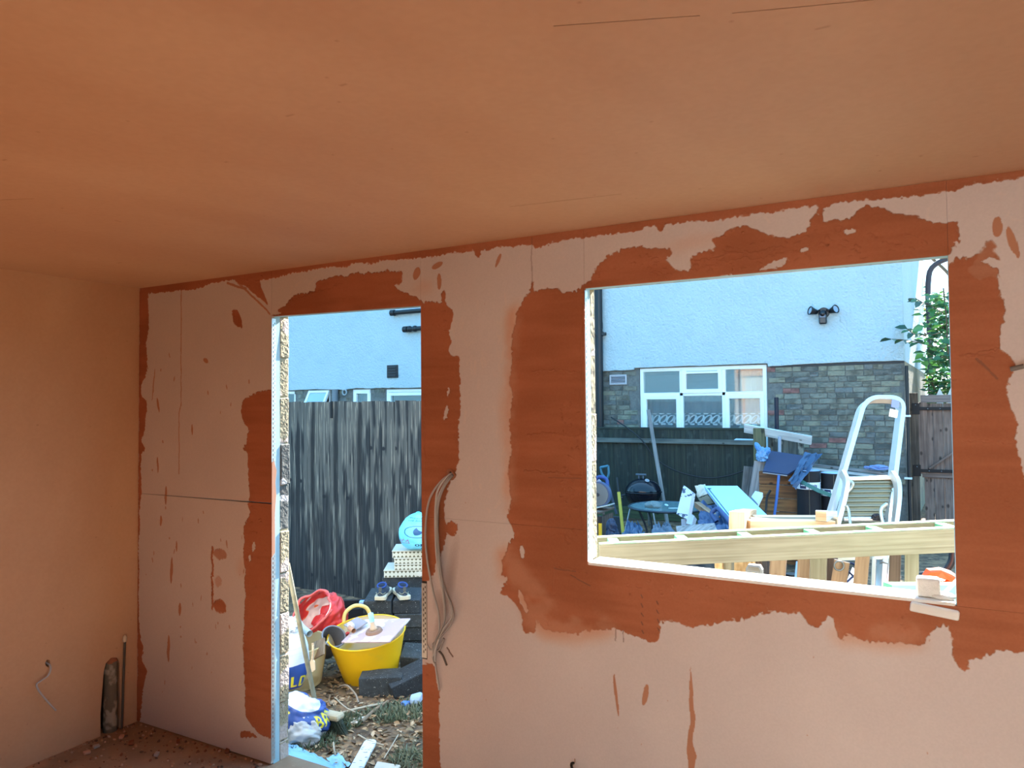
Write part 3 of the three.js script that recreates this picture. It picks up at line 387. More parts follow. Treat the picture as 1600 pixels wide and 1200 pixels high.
  const lay = (x0, x1, y0, y1, keep = () => true) => {
    let row = 0; for (let y = y1; y > y0; y -= 0.075, row++) {
      let x = x0 - (row % 2 ? 0.11 : 0) - R(0, 0.05);
      while (x < x1) { const head = rnd() > 0.66, L = head ? 0.113 : 0.223, cx = x + L / 2; if (x > x0 - 0.03 && x + L < x1 + 0.03 && keep(cx, y - 0.037, L)) { const tone = brickTone[rnd() > 0.975 ? 6 : Math.floor(R(0, 5.99))]; part('brick', (head ? hd : st)[Math.floor(R(0, 4.99))], tone, wall, [cx, y - 0.037 + R(-0.003, 0.003), -0.016 + R(-0.003, 0.003)], [0, 0, R(-0.012, 0.012) + (rnd() > 0.5 ? Math.PI : 0)]); } x += L; }
    }
  };
  lay(1.98, X1, 0.55, 2.235);
  lay(-0.72, 0.06, 1.33, 2.24, (x, y) => !(x > -0.45 && x < -0.08 && y > 2.0 && y < 2.2));
  lay(-7.14, -6.82, 1.74, 2.05); lay(-6.2, -5.68, 1.74, 2.05); lay(-5.19, -4.87, 1.74, 2.05);
  // windows
  const bar = (x0, x1, y0, y1, d = 0.07) => shift(box(x1 - x0, y1 - y0, d, 0.006), (x0 + x1) / 2, (y0 + y1) / 2, 0);
  const ring = (x0, x1, y0, y1, w, d, z = 0) => extrude(shape(rect(x0, x1, y0, y1), [rect(x0 + w, x1 - w, y0 + w, y1 - w)]), d, 0.004).translate(0, 0, z - d / 2);
  function win(x0, x1, y0, y1, bars, sashes, panes, z = -0.07) {
    const w = part('window', merge([ring(x0, x1, y0, y1, 0.055, 0.08), ...bars.map((b) => bar(...b))]), upvc, house, [0, 0, z]);
    for (const s of sashes) part('sash', ring(...s, 0.06, 0.06, 0.022), upvc, w);
    for (const q of panes) part('pane', shift(box(q[1] - q[0], q[3] - q[2], 0.006, 0.001), (q[0] + q[1]) / 2, (q[2] + q[3]) / 2, 0.012), glass, w);
    return w;
  }
  const w1 = win(0.078, 1.947, 1.06, 2.276, [[0.69, 0.745, 1.06, 2.276], [1.315, 1.37, 1.06, 2.276], [0.1, 1.93, 1.845, 1.9]],
    [[0.735, 1.325, 1.885, 2.235], [0.12, 0.7, 1.09, 1.86], [1.36, 1.91, 1.09, 1.86]],
    [[0.13, 0.695, 1.89, 2.23], [0.79, 1.27, 1.94, 2.18], [1.365, 1.9, 1.89, 2.23], [0.175, 0.645, 1.14, 1.81], [0.74, 1.32, 1.1, 1.85], [1.415, 1.855, 1.14, 1.81]]);
  part('vent_strip', bar(0.8, 1.26, 2.2, 2.222, 0.02), M(0xc9d2d6, 0.5), w1, [0, 0, 0.045]);
  const lace = canvasTex(256, 64, (g, w, h) => { g.fillStyle = '#000'; g.fillRect(0, 0, w, h); g.strokeStyle = '#fff'; g.lineWidth = 4; for (let i = 0; i < 16; i++) { g.beginPath(); g.ellipse(i * 16 + 8, 32, 6, 20, 0.3, 0, 7); g.stroke(); g.fillStyle = '#fff'; g.fillRect(i * 16, 2, 10, 6); g.fillRect(i * 16 + 3, 54, 10, 8); } }); lace.colorSpace = THREE.NoColorSpace;
  const laceG = new THREE.PlaneGeometry(1.8, 0.19, 60, 1), lp = laceG.attributes.position; for (let i = 0; i < lp.count; i++) lp.setZ(i, 0.012 * Math.sin(lp.getX(i) * 34)); laceG.computeVertexNormals();
  part('lace_edge', laceG, M(0xd8dde0, 0.9, { alphaMap: lace, alphaTest: 0.5, side: THREE.DoubleSide }), w1, [1.01, 1.5, -0.1]);
  const netG = new THREE.PlaneGeometry(1.8, 0.3, 90, 1), np = netG.attributes.position; for (let i = 0; i < np.count; i++) np.setZ(i, 0.016 * Math.sin(np.getX(i) * 40)); netG.computeVertexNormals();
  part('net_curtain', netG, M(0x5c666e, 0.95, { side: THREE.DoubleSide }), w1, [1.01, 1.74, -0.1]);
  part('curtain', sheet([[1.5, 1.0, -0.13], [1.9, 1.0, -0.13], [1.9, 2.2, -0.13], [1.55, 2.2, -0.13]], 24, 6, 0.04, 3, 4), M(0xb8b4a4, 0.95, { side: THREE.DoubleSide }), w1);
  win(-7.75, -7.15, 1.0, 2.045, [], [], [[-7.7, -7.2, 1.05, 2.0]]);
  const w2 = win(-6.8, -6.22, 1.1, 2.05, [], [], []);
  { const s = part('open_sash', ring(-0.27, 0.27, -0.9, 0, 0.05, 0.05), upvc, w2, [-6.51, 2.04, 0.05], [-0.5, 0, 0]); part('pane', shift(box(0.45, 0.8, 0.008, 0.001), 0, -0.45, 0), P(0xbfd8e8, 0.04, { transmission: 0.35 }), s); }
  win(-5.66, -5.21, 1.0, 2.052, [], [[-5.63, -5.24, 1.03, 2.03]], [[-5.58, -5.29, 1.1, 1.97]]);
  win(-4.85, -3.75, 0, 2.04, [], [[-4.8, -3.8, 0.05, 1.98]], [[-4.73, -3.87, 0.1, 1.92]]);
  part('vent_cover', merge([bar(-4.765, -4.52, 2.25, 2.485, 0.03), ...[2.29, 2.34, 2.39, 2.44].map((y) => shift(box(0.19, 0.03, 0.02, 0.004), -4.642, y, 0.02))]), M(0x2b2a2e, 0.6), house, [0, 0, 0.05]);
  { const v = part('air_brick', ring(-0.405, -0.125, 2.035, 2.19, 0.022, 0.03), M(0xb6b4b8, 0.7), house, [0, 0, 0.0]); for (let i = 0; i < 5; i++) part('louvre', shift(box(0.236, 0.012, 0.02, 0.003), -0.265, 2.068 + i * 0.023, 0), M(0xa6a6ae, 0.7), v, [0, 0, 0.004]); part('back', shift(box(0.25, 0.13, 0.004), -0.265, 2.112, -0.01), M(0x25242a, 0.9), v); }
}
// pipes and fittings on the house
{
  const t = thing('downpipe', 'black downpipe with a clamp running down the white wall by the brick vent', 'pipe', [-0.525, 0.3, ZF + 0.11]);
  part('pipe_run', new THREE.CylinderGeometry(0.05, 0.05, 4.7, 20).translate(0, 2.35, 0), blackPlastic, t); part('side_pipe', new THREE.CylinderGeometry(0.018, 0.018, 4.7, 12).translate(-0.06, 2.35, 0.0), blackPlastic, t);
  for (const y of [2.53, 0.9, 4.2]) { const c = part('clamp', merge([new THREE.CylinderGeometry(0.056, 0.056, 0.08, 20), shift(box(0.2, 0.05, 0.03), 0, 0, -0.03), new THREE.CylinderGeometry(0.028, 0.028, 0.06, 10).rotateX(1.57).translate(0.075, 0, 0.0), new THREE.CylinderGeometry(0.028, 0.028, 0.06, 10).rotateX(1.57).translate(-0.085, -0.02, 0.0)]), blackPlastic, t, [0, y, 0]); }
  part('socket', new THREE.CylinderGeometry(0.053, 0.053, 0.1, 20), blackPlastic, t, [0, 2.66, 0]);
  const g = thing('gutter_pipe', 'dark drainpipe with a bent top at the far end of the sunlit side wall', 'pipe', [4.02, -0.1, ZF - 4.87]);
  part('pipe_run', tube([[0, 0, 0], [0, 1.5, 0], [0, 3.2, 0], [0, 4.05, 0], [0.05, 4.3, 0.0], [0.2, 4.42, 0], [0.5, 4.5, 0]], 0.048, 60, 12), M(0x4a4248, 0.6), g); part('gutter', tube([[0.3, 4.5, 0], [1.2, 4.52, 0]], 0.07, 10, 12), M(0x4a4248, 0.6), g);
  const s = thing('soil_pipe', 'short grey vent pipe between the small windows above the tall dark fence', 'pipe', [-6.02, 1.2, ZF + 0.07]);
  part('pipe_run', new THREE.CylinderGeometry(0.06, 0.06, 0.86, 20).translate(0, 0.43, 0), M(0x70767c, 0.6), s); part('collar', new THREE.TorusGeometry(0.05, 0.014, 8, 20), M(0x9aa2a6, 0.6), s, [0.22, 0.8, -0.02]);
  for (const [x0, x1, y, lab, kn] of [[-4.62, -3.2, 3.44, 'black wall pipe high on the white wall over the doorway fence, upper of two', 0], [-4.33, -3.2, 3.12, 'black knobbly pipe on the white wall over the doorway fence, lower of two', 1]]) {
    const p = thing('overflow_pipe', lab, 'pipe', [x0, y, ZF + 0.1]); part('pipe_run', new THREE.CylinderGeometry(0.04, 0.04, x1 - x0, 14).rotateZ(Math.PI / 2).translate((x1 - x0) / 2, 0, 0), blackPlastic, p); part('pipe_end', new THREE.CylinderGeometry(0.055, 0.055, 0.09, 14).rotateZ(Math.PI / 2).translate(0.03, 0, 0), blackPlastic, p); if (kn) for (const x of [0.12, 0.24]) part('joint', new THREE.SphereGeometry(0.058, 12, 8), blackPlastic, p, [x, 0, 0]);
  }
  const c = thing('corner_pipe', 'thin black pipe with white clips running down the brick corner of the house', 'pipe', [3.69, 0, ZF + 0.03]);
  part('pipe_run', new THREE.CylinderGeometry(0.022, 0.022, 2.2, 10).translate(0, 1.1, 0), blackPlastic, c); for (const y of [0.75, 1.55]) part('clip', box(0.09, 0.025, 0.05, 0.004), M(0xdde2e4, 0.5), c, [-0.01, y, 0.02]);
}
{
  const t = thing('security_light', 'black twin-headed security light with a camera on the white wall', 'light', [2.715, 2.905, ZF + 0.042]);
  part('back_plate', new THREE.CylinderGeometry(0.068, 0.075, 0.05, 24).rotateX(Math.PI / 2), blackPlastic, t, [0, 0.045, 0.02]);
  part('camera_body', merge([box(0.1, 0.13, 0.07, 0.02), shift(new THREE.SphereGeometry(0.05, 16, 12), 0, 0.075, 0.01)]), M(0x10131b, 0.3), t, [-0.005, -0.05, 0.06]);
  part('camera_face', box(0.08, 0.045, 0.012, 0.006), M(0x49586a, 0.25), t, [-0.005, -0.01, 0.097]);
  for (const s of [-1, 1]) { const h = part('lamp_head', new THREE.LatheGeometry([[0.0, -0.03], [0.03, -0.03], [0.04, 0.01], [0.056, 0.06], [0.06, 0.075], [0.052, 0.078], [0.04, 0.05], [0.0, 0.045]].map((q) => new THREE.Vector2(...q)), 24), blackPlastic, t, [s * 0.105, 0.06, 0.06], [1.2, 0, -s * 0.9]); part('lens', new THREE.CircleGeometry(0.048, 20).rotateX(-Math.PI / 2), M(0x8fa4b8, 0.2), h, [0, 0.066, 0]); part('arm', tube([[0, 0, 0], [-s * 0.03, -0.02, 0], [-s * 0.06, -0.03, 0]], 0.014, 8), blackPlastic, h); }
}

// ---------------------------------------------------------------- ground
const groundH = (x, z) => -0.15 + 0.12 * sm(-3.5, -6.2, z) * sm(-0.5, 0.8, x) + 0.16 * sm(-6.5, -7.1, z) * sm(-0.6, 0.2, x) * sm(2.2, 1.8, x);
{
  const soil = M(0xffffff, 0.98, { map: tex(1024, 1024, (u, v) => { const a = fbm(u * 30, v * 30, 5, 30), b = fbm(u * 6, v * 6, 3, 6), n = vn(u * 200, v * 200, 200); let c = mix3([136, 108, 80], [82, 64, 48], sm(0.25, 0.75, a)); c = mix3(c, [150, 128, 104], sm(0.78, 0.95, n) * 0.6); return mix3(c, [84, 84, 66], sm(0.55, 0.8, b) * 0.5); }), bumpMap: grit, bumpScale: 0.03 });
  const g = new THREE.PlaneGeometry(34, 30, 340, 300).rotateX(-Math.PI / 2), p = g.attributes.position, uv = g.attributes.uv;
  for (let i = 0; i < p.count; i++) { const x = p.getX(i) + 1, z = p.getZ(i) - 15.1; p.setXYZ(i, x, groundH(x, z) + 0.05 * (fbm(x * 3, z * 3, 4) - 0.5), z); uv.setXY(i, x / 1.6, z / 1.6); }
  g.computeVertexNormals(); struct(part('ground', g, soil));
}
// ---------------------------------------------------------------- fences and gate
const tallMats = [0, 1, 2, 3].map((i) => M(0xffffff, 0.9, { bumpMap: woodBump, bumpScale: 0.003, map: tex(128, 1024, (u, v) => {
  const sd = i * 13, g = 0.5 * fbm(u * 18 + sd, v * 5, 4) + 0.5 * vn(u * 44 + sd, v * 4);
  let c = mix3([[54, 55, 55], [47, 50, 51], [58, 58, 56], [44, 48, 50]][i], [22, 24, 27], sm(0.25, 0.8, g));
  const worn = sm(0.6, 0.74, fbm(u * 26 + sd * 3, v * 7 + sd, 4)), bare = sm(0.42, 0.62, fbm(u * 4 + sd, v * 5 + 3, 3) - 0.22 + 0.42 * v);   // flaked, silvered wood, more of it near the top
  c = mix3(c, [176, 166, 146], worn * (0.2 + 0.7 * bare)); c = mix3(c, [130, 127, 116], bare * 0.5);
  const kx = hash(i, 5), ky = hash(i, 9), q = Math.hypot((u - kx) * 0.12, (v - ky) * 1.6); return mix3(c, [24, 26, 30], sm(0.022, 0.008, q) * 0.9);
}) }));
function boards(t, name, x0, x1, pitch, y0, y1, z, mats, jit = 0.008, th = 0.012, face = 1, whole = false) {
  const V = [0, 1, 2].map((i) => whole ? metreUV(box(pitch * 1.22, y1 - y0, th, 0.003), 6, 1 / (y1 - y0), rnd(), 0.5) : wbox(pitch * 1.22, y1 - y0, th, 0.003));
  for (let x = x0, i = 0; x < x1; x += pitch, i++) part(name, V[i % 3], mats[Math.floor(R(0, mats.length - 0.01))], t, [x + pitch / 2 + R(-0.003, 0.003), (y0 + y1) / 2 + R(-jit, jit), z + R(-0.002, 0.002)], [0, face * 0.1, R(-0.003, 0.003)]);
}
{
  const t = thing('tall_fence', 'tall weathered dark grey board fence seen through the doorway', 'fence', [-3, -0.15, -3]);
  boards(t, 'fence_board', 0, 3.15, 0.103, 0.02, 1.93, 0, tallMats, 0.008, 0.012, 1, true);
  part('fence_board', wbox(0.03, 0.17, 0.012), M(0x16181a, 0.9), t, [1.66, 1.85, 0.014]);
  for (const y of [0.35, 1.0, 1.65]) part('rail', wbox(3.2, 0.08, 0.05), wood.dark, t, [1.58, y, -0.035]);
  part('post', wbox(0.1, 2.0, 0.1), wood.dark, t, [3.2, 1.0, -0.03]);
}
{
  const t = thing('low_fence', 'dark mossy board fence with one rail in front of the window of the white house', 'fence', [-1.2, -0.05, -7.3]);
  boards(t, 'fence_board', 0, 3.13, 0.087, 0.3, 1.44, 0, wood.mossy, 0.004);
  part('rail', wbox(3.14, 0.062, 0.05), W([104, 110, 104], [70, 76, 74], { s: 60 }), t, [1.57, 1.27, 0.035]);
  part('gravel_board', wbox(3.14, 0.16, 0.03), W([72, 86, 56], [44, 54, 38], { s: 63 }), t, [1.57, 0.26, 0.012]);
  part('capping', wbox(3.14, 0.03, 0.03), wood.mossy[0], t, [1.57, 1.442, 0.0]);
  part('post', wbox(0.14, 1.6, 0.12), W([106, 102, 72], [72, 72, 52], { s: 66 }), t, [3.21, 0.66, 0.02]);
  tag(part('plastic_strip', slab4([[1.636, 1.212, -7.24], [1.945, 1.218, -7.24], [1.943, 1.267, -7.25], [1.717, 1.272, -7.25]], 0.006), M(0x9fc4e4, 0.5)), 'flat pale blue strip lying on the rail of the mossy fence', 'plastic strip');
}
{
  const t = thing('back_fence', 'short dark fence of narrow boards past the post, below the tilted white plank', 'fence', [2.1, 0, -7.42]);
  boards(t, 'fence_board', 0, 0.42, 0.06, 0.1, 1.33, 0, wood.fence, 0.01); part('rail', wbox(0.5, 0.06, 0.04), wood.dark, t, [0.22, 1.1, -0.03]);
}
{
  const t = thing('garden_gate', 'brown boarded garden gate with black strap hinges and a diagonal brace', 'gate', [3.72, -0.15, -8.62]);
  for (let i = 0; i < 10; i++) part('gate_board', wbox(0.112, 1.82, 0.02), wood.gate, t, [0.2 + i * 0.116, 0.95, R(-0.002, 0.002)]);
  part('gate_post', wbox(0.1, 2.0, 0.1), wood.dark, t, [0.04, 1.0, 0]); part('gate_post', wbox(0.1, 2.0, 0.1), wood.dark, t, [1.36, 1.0, 0]);
  part('ledge', wbox(1.24, 0.1, 0.024), W([140, 128, 126], [100, 90, 90], { s: 71 }), t, [0.74, 1.92, 0.022]); part('ledge', wbox(1.24, 0.1, 0.024), wood.gate, t, [0.74, 0.93, 0.022]); part('ledge', wbox(1.24, 0.1, 0.024), wood.gate, t, [0.74, 0.2, 0.022]); part('ledge', wbox(0.1, 0.95, 0.024), wood.gate, t, [0.14, 1.4, 0.024]);
  part('brace', barGeo([0.2, 1.0, 0.024], [1.1, 1.7, 0.024], 0.024, 0.095, [0, 0, 1]), wood.gate, t);
  for (const y of [1.79, 0.97]) { const h = part('strap_hinge', merge([shift(box(0.62, 0.042, 0.008), 0.36, 0, 0), shift(box(0.09, 0.15, 0.01), 0.06, 0, 0)]), M(0x14151a, 0.5, { metalness: 0.4 }), t, [0, y, 0.052]); for (const x of [0.06, 0.2, 0.34, 0.48]) part('screw', new THREE.SphereGeometry(0.007, 8, 6), M(0x8a929c, 0.4, { metalness: 0.7 }), h, [x, x < 0.1 ? 0.05 : 0, 0.006]); }
}
// pale fence tips and a pale shed roof beyond the gate
for (const [i, x] of [[0, 4.07], [1, 4.2], [2, 4.33]]) tag(part('picket', extrude(shape([[-0.04, 0], [0.04, 0], [0.04, 1.78], [0, 1.88], [-0.04, 1.78]]), 0.02, 0.003), M(0xe4e6e2, 0.8), scene, [x, 0.04, -8.95]), ['white pointed picket behind the gate, nearest the house', 'white pointed picket behind the gate, second from the house', 'white pointed picket behind the gate, third from the house'][i], 'picket', 'white pickets behind the gate');
{ const t = thing('shed', 'pale flat-roofed shed beyond the gate, half hidden by leaves', 'shed', [4.95, -0.15, -14.6]); part('shed_wall', shift(box(1.5, 2.3, 1.4, 0.01), 0, 1.15, 0), M(0xc9c4b4, 0.9), t); part('shed_roof', merge([0, 1, 2, 3, 4, 5, 6, 7].map((i) => shift(box(0.2, 0.03, 1.7, 0.008), -0.78 + i * 0.22, 2.36 + (i % 2) * 0.02, 0.05))), M(0xd8dcdc, 0.6), t, [0, 0, 0], [0.09, 0, 0]); }
// ---------------------------------------------------------------- trees beyond the gate
function leafGeo(l, w) { const g = new THREE.BufferGeometry(); const p = [0, 0, 0, w, l * 0.25, l * 0.4, w * 0.75, l * 0.2, l * 0.75, 0, 0, l, -w * 0.75, l * 0.2, l * 0.75, -w, l * 0.25, l * 0.4]; g.setAttribute('position', new THREE.Float32BufferAttribute([0, 0, 0, w, 0.12 * l, l * 0.35, w * 0.7, 0.1 * l, l * 0.7, 0, 0, l, -w * 0.7, 0.1 * l, l * 0.7, -w, 0.12 * l, l * 0.35, 0, -0.03 * l, l * 0.5], 3)); g.setIndex([0, 1, 6, 1, 2, 6, 2, 3, 6, 3, 4, 6, 4, 5, 6, 5, 0, 6]); g.computeVertexNormals(); return g; }
const leafMat = (c) => P(c, 0.6, { side: THREE.DoubleSide, transmission: 0.35, thickness: 0 });
function crown(t, n, spread, leaf, mat, tones) {
  const im = new THREE.InstancedMesh(leaf, mat, n), m = new THREE.Matrix4(), q = new THREE.Quaternion(), c = new THREE.Color();
  for (let i = 0; i < n; i++) { const p = spread(); q.setFromEuler(new THREE.Euler(R(-0.6, 1.2), R(0, 6.3), R(-0.5, 0.5))); const s = R(0.7, 1.3); m.compose(p, q, new THREE.Vector3(s, s, s)); im.setMatrixAt(i, m); im.setColorAt(i, c.set(tones[Math.floor(R(0, tones.length - 0.01))])); }
  im.name = 'foliage'; stuff(im); t.add(im); return im;
}
{
  const bark = M(0x5a4a3c, 0.95);
  const t = thing('tree', 'tall green tree behind the gate with sky showing through its leaves', 'tree', [4.75, -0.15, -16.5]);
  part('trunk', tube([[0, 0, 0], [0.05, 1.5, 0], [-0.05, 3.2, 0.1], [0.1, 5.5, 0]], 0.11, 24, 10), bark, t); for (const [x, y, z] of [[-0.8, 3.4, 0.4], [0.9, 4.2, -0.3], [-0.6, 5.2, -0.4], [-0.7, 2.4, 0.6], [0.8, 2.8, 0.4]]) part('branch', tube([[0, y - 1, 0], [x * 0.5, y - 0.4, z * 0.5], [x, y, z]], 0.035, 14, 6), bark, t);
  const cl = Array.from({ length: 46 }, (_, i) => [R(-1.3, 1.6), R(1.4, 6.6), R(-0.9, 0.9), R(0.25, 0.5)]);
  crown(t, 5200, () => { const [x, y, z, r] = cl[Math.floor(R(0, 45.99))]; return new THREE.Vector3(x + R(-r, r), y + R(-r, r) * 0.8, z + R(-r, r)); }, leafGeo(0.11, 0.028), leafMat(0xffffff), ['#3f6a2c', '#55803a', '#6f8f3c', '#2f5a30', '#a58a3c', '#7a9a50']);
  const s = thing('bush', 'dense leafy bush just over the top of the gate', 'bush', [4.35, -0.15, -10.6]);
  part('stem', tube([[0, 0, 0], [0.05, 1, 0], [-0.05, 2.4, 0.1]], 0.03, 16, 7), bark, s); for (const [x, y] of [[-0.4, 2.3], [0.4, 2.5], [0.2, 3.3], [-0.2, 3.1]]) part('branch', tube([[0, 1.2, 0], [x * 0.5, y - 0.5, 0.1], [x, y, 0.15]], 0.013, 12, 6), bark, s);
  crown(s, 2600, () => { const y = R(1.85, 3.5), k = y < 2.4 ? 1 : 0.8; return new THREE.Vector3(R(-0.42, 0.6) * k, y, R(-0.35, 0.35)); }, leafGeo(0.09, 0.024), leafMat(0xffffff), ['#33602c', '#457a3a', '#2a5036', '#5a8a46']);
  // the near spray of large leaves reaching across the house corner
  const b = thing('leafy_branch', 'spray of large dark green leaves reaching across the white corner of the house', 'branch', [4.107, 2.389, -8]);
  const o = [4.107, 2.389, -8], rel = (q) => [q[0] - o[0], q[1] - o[1], q[2] - o[2]];
  const runs = [[[4.107, 2.389, -8], [3.9, 2.451, -7.95], [3.725, 2.504, -7.9], [3.54, 2.53, -7.9]].map(rel), [[4.078, 2.594, -8.05], [3.938, 2.566, -8], [3.783, 2.59, -8], [3.713, 2.659, -8]].map(rel), [[4.119, 2.838, -8.1], [3.982, 2.945, -8.1], [3.877, 3.002, -8.1], [3.806, 3.056, -8.1]].map(rel), [[4.139, 2.268, -8], [4.016, 2.305, -8], [3.919, 2.341, -8]].map(rel)];
  const lg = [leafGeo(0.15, 0.045), leafGeo(0.12, 0.036), leafGeo(0.18, 0.05)], lm = [leafMat(0x2f5f38), leafMat(0x3a7048), leafMat(0x27503c)];
  runs.forEach((r) => { part('twig', tube(r, 0.006, 16, 6), bark, b); const cv = new THREE.CatmullRomCurve3(r.map(v3)); for (let i = 0; i < 9; i++) { const p = cv.getPoint(0.15 + 0.85 * i / 8); part('leaf', lg[i % 3], lm[i % 3], b, p.toArray(), [R(-0.5, 0.6), (i % 2 ? -0.6 : -2.4) + R(-0.5, 0.5), R(-0.4, 0.4)]); } });
  part('stem', tube([rel([4.42, -0.15, -8.35]), rel([4.36, 1.2, -8.3]), rel([4.206, 1.952, -8.15]), rel([4.15, 2.39, -8.05]), rel([4.145, 2.756, -8.1]), rel([4.119, 3.161, -8.1])], 0.009, 40, 6), bark, b);
  stuff(crown(b, 170, () => { const p = v3([4.084, 2.765, -8.15]).sub(v3(o)); return p.add(new THREE.Vector3(R(-0.22, 0.3), R(-0.75, 0.35), R(-0.2, 0.15))); }, lg[1], leafMat(0xffffff), ['#2f5f38', '#457a3a', '#3a7048']));
}

// ---------------------------------------------------------------- garden seen through the window
{
  const t = thing('garden_table', 'round glass-topped garden table with a dark rim in front of the mossy fence', 'table', [[1.249, 0.531, -5.75][0], -0.02, -5.75]);
  const hh = 0.56;
  part('glass_top', new THREE.CylinderGeometry(0.435, 0.435, 0.008, 48), P(0x7ea6ac, 0.12, { transmission: 0.4 }), t, [0, hh, 0]); part('rim', new THREE.TorusGeometry(0.44, 0.014, 10, 60).rotateX(Math.PI / 2), M(0x2c3f4c, 0.4, { metalness: 0.3 }), t, [0, hh - 0.002, 0]);
  for (let i = 0; i < 4; i++) { const a = 0.6 + i * Math.PI / 2; part('leg', tube([[Math.cos(a) * 0.4, hh - 0.02, Math.sin(a) * 0.4], [Math.cos(a) * 0.3, hh * 0.5, Math.sin(a) * 0.3], [Math.cos(a) * 0.42, 0, Math.sin(a) * 0.42]], 0.012, 20, 8), M(0x27313c, 0.5), t); }
  const st = tag(part('stone', rough(new THREE.IcosahedronGeometry(0.075, 3).scale(1.25, 0.5, 1), 0.05, 3, 20), M(0x6c7d7e, 0.9), scene, [[1.122, 0.557, -5.6][0], 0.57, -5.6]), 'grey lump of dirt lying on the round glass table', 'stone');
  for (const [x, z, r] of [[0.12, 0.1, 0.5], [0.2, -0.02, 1.2], [-0.05, -0.12, 2]]) part('white_smear', new THREE.CylinderGeometry(0.05, 0.05, 0.002, 14).scale(1.6, 1, 0.4), M(0xb8ccd0, 0.8), t, [x, hh + 0.005, z], [0, r, 0]);
}
{
  const t = thing('kettle_barbecue', 'black kettle barbecue with a domed lid standing behind the glass table', 'barbecue', [[0.614, 0.56, -6.75][0], 0.0, -6.75]), e = M(0x10141f, 0.18), c = M(0xa8b0ba, 0.3, { metalness: 0.8 });
  part('lid', new THREE.SphereGeometry(0.235, 36, 18, 0, 7, 0, 1.45).scale(1, 0.78, 1), e, t, [0, 0.57, 0]); part('bowl', new THREE.SphereGeometry(0.235, 36, 18, 0, 7, 1.6, 1.5).scale(1, 0.95, 1), e, t, [0, 0.57, 0]); part('rim', new THREE.TorusGeometry(0.237, 0.008, 8, 48).rotateX(Math.PI / 2), e, t, [0, 0.575, 0]);
  part('lid_handle', merge([new THREE.CylinderGeometry(0.013, 0.013, 0.14, 10).rotateZ(1.57).translate(0, 0.05, 0), shift(new THREE.CylinderGeometry(0.01, 0.01, 0.05, 8), -0.03, 0.025, 0), shift(new THREE.CylinderGeometry(0.01, 0.01, 0.05, 8), 0.03, 0.025, 0)]), M(0x4e5a66, 0.5), t, [-0.02, 0.75, 0.02]);
  part('side_handle', tube([[-0.23, 0.53, 0.06], [-0.3, 0.51, 0.1], [-0.22, 0.5, 0.17]], 0.009, 16, 8), M(0x3a3f48, 0.5), t); part('vent', new THREE.CylinderGeometry(0.03, 0.03, 0.008, 16), c, t, [0.09, 0.735, 0.1], [0.5, 0, -0.4]);
  for (const a of [0.5, 2.6, 4.7]) part('leg', tube([[Math.cos(a) * 0.16, 0.42, Math.sin(a) * 0.16], [Math.cos(a) * 0.26, 0, Math.sin(a) * 0.26]], 0.011, 6, 8), c, t);
}
plank('pole', 'long bare wooden pole leaning on the mossy fence behind the barbecue', 'pole', [0.565, 1.654, -7.15], [[0.828, 0.482, -6.95][0] + 0.06, 0.05, -6.95], 0.045, 0.03, wood.grey);
tag(part('washing_line', tube([[-0.154, 1.539, -7.6], [0.278, 1.368, -7.22], [0.468, 1.231, -7.15], [0.656, 0.99, -7.15], [0.901, 0.854, -7.1], [1.16, 0.779, -7.1], [1.429, 0.756, -7.1], [1.731, 0.822, -7.15], [1.979, 0.942, -7.2]], 0.009, 60, 7), M(0x14161c, 0.6)), 'black cable sagging across the mossy fence to its post', 'cable');
{
  const a = [0.185, 0.835, -6.5], b = [0.32, 0.172, -6.5];
  const t = thing('garden_spade', 'garden spade with a teal D handle leaning against the mossy fence', 'spade', [b[0], 0, b[2]]), r = (q) => [q[0] - b[0], q[1], q[2] - b[2]], teal = M(0x3f7488, 0.5);
  const h = r(a); part('handle', tube([[h[0] + 0.02, h[1] - 0.09, h[2]], [h[0] - 0.05, h[1] - 0.02, h[2]], [h[0] - 0.07, h[1] + 0.07, h[2]]], 0.016, 16, 8), teal, t); part('handle', tube([[h[0] + 0.02, h[1] - 0.09, h[2]], [h[0] + 0.045, h[1] - 0.02, h[2]], [h[0] + 0.04, h[1] + 0.09, h[2]]], 0.016, 16, 8), teal, t); part('grip', tube([[h[0] - 0.07, h[1] + 0.06, h[2]], [h[0] + 0.045, h[1] + 0.085, h[2]]], 0.018, 8, 8), teal, t);
  part('shaft', tube([[h[0] + 0.02, h[1] - 0.09, h[2]], [0.02, 0.3, 0.02]], 0.018, 10, 8), M(0x3c4656, 0.5), t); part('blade', rough(shift(box(0.17, 0.28, 0.012, 0.005), 0.03, 0.13, 0.02), 0.01, 3), M(0x525a66, 0.4, { metalness: 0.7 }), t);
}
{
  const b = [0.396, 0.393, -6], t = thing('shovel', 'upturned steel shovel blade beside the saw, blue in the shade', 'shovel', [b[0], 0, b[2]]);
  part('blade', rough(extrude(shape([[-0.05, 0], [0.05, 0.0], [0.07, 0.2], [0.02, 0.3], [-0.05, 0.26]]), 0.012, 0.003), 0.02, 8), M(0x9fb8d2, 0.3, { metalness: 0.75 }), t, [-0.04, 0.52, 0], [0, 0.4, 0.28]); part('shaft', tube([[-0.05, 0.55, 0], [0.0, 0.02, 0.06]], 0.015, 8, 8), wood.dark, t);
}
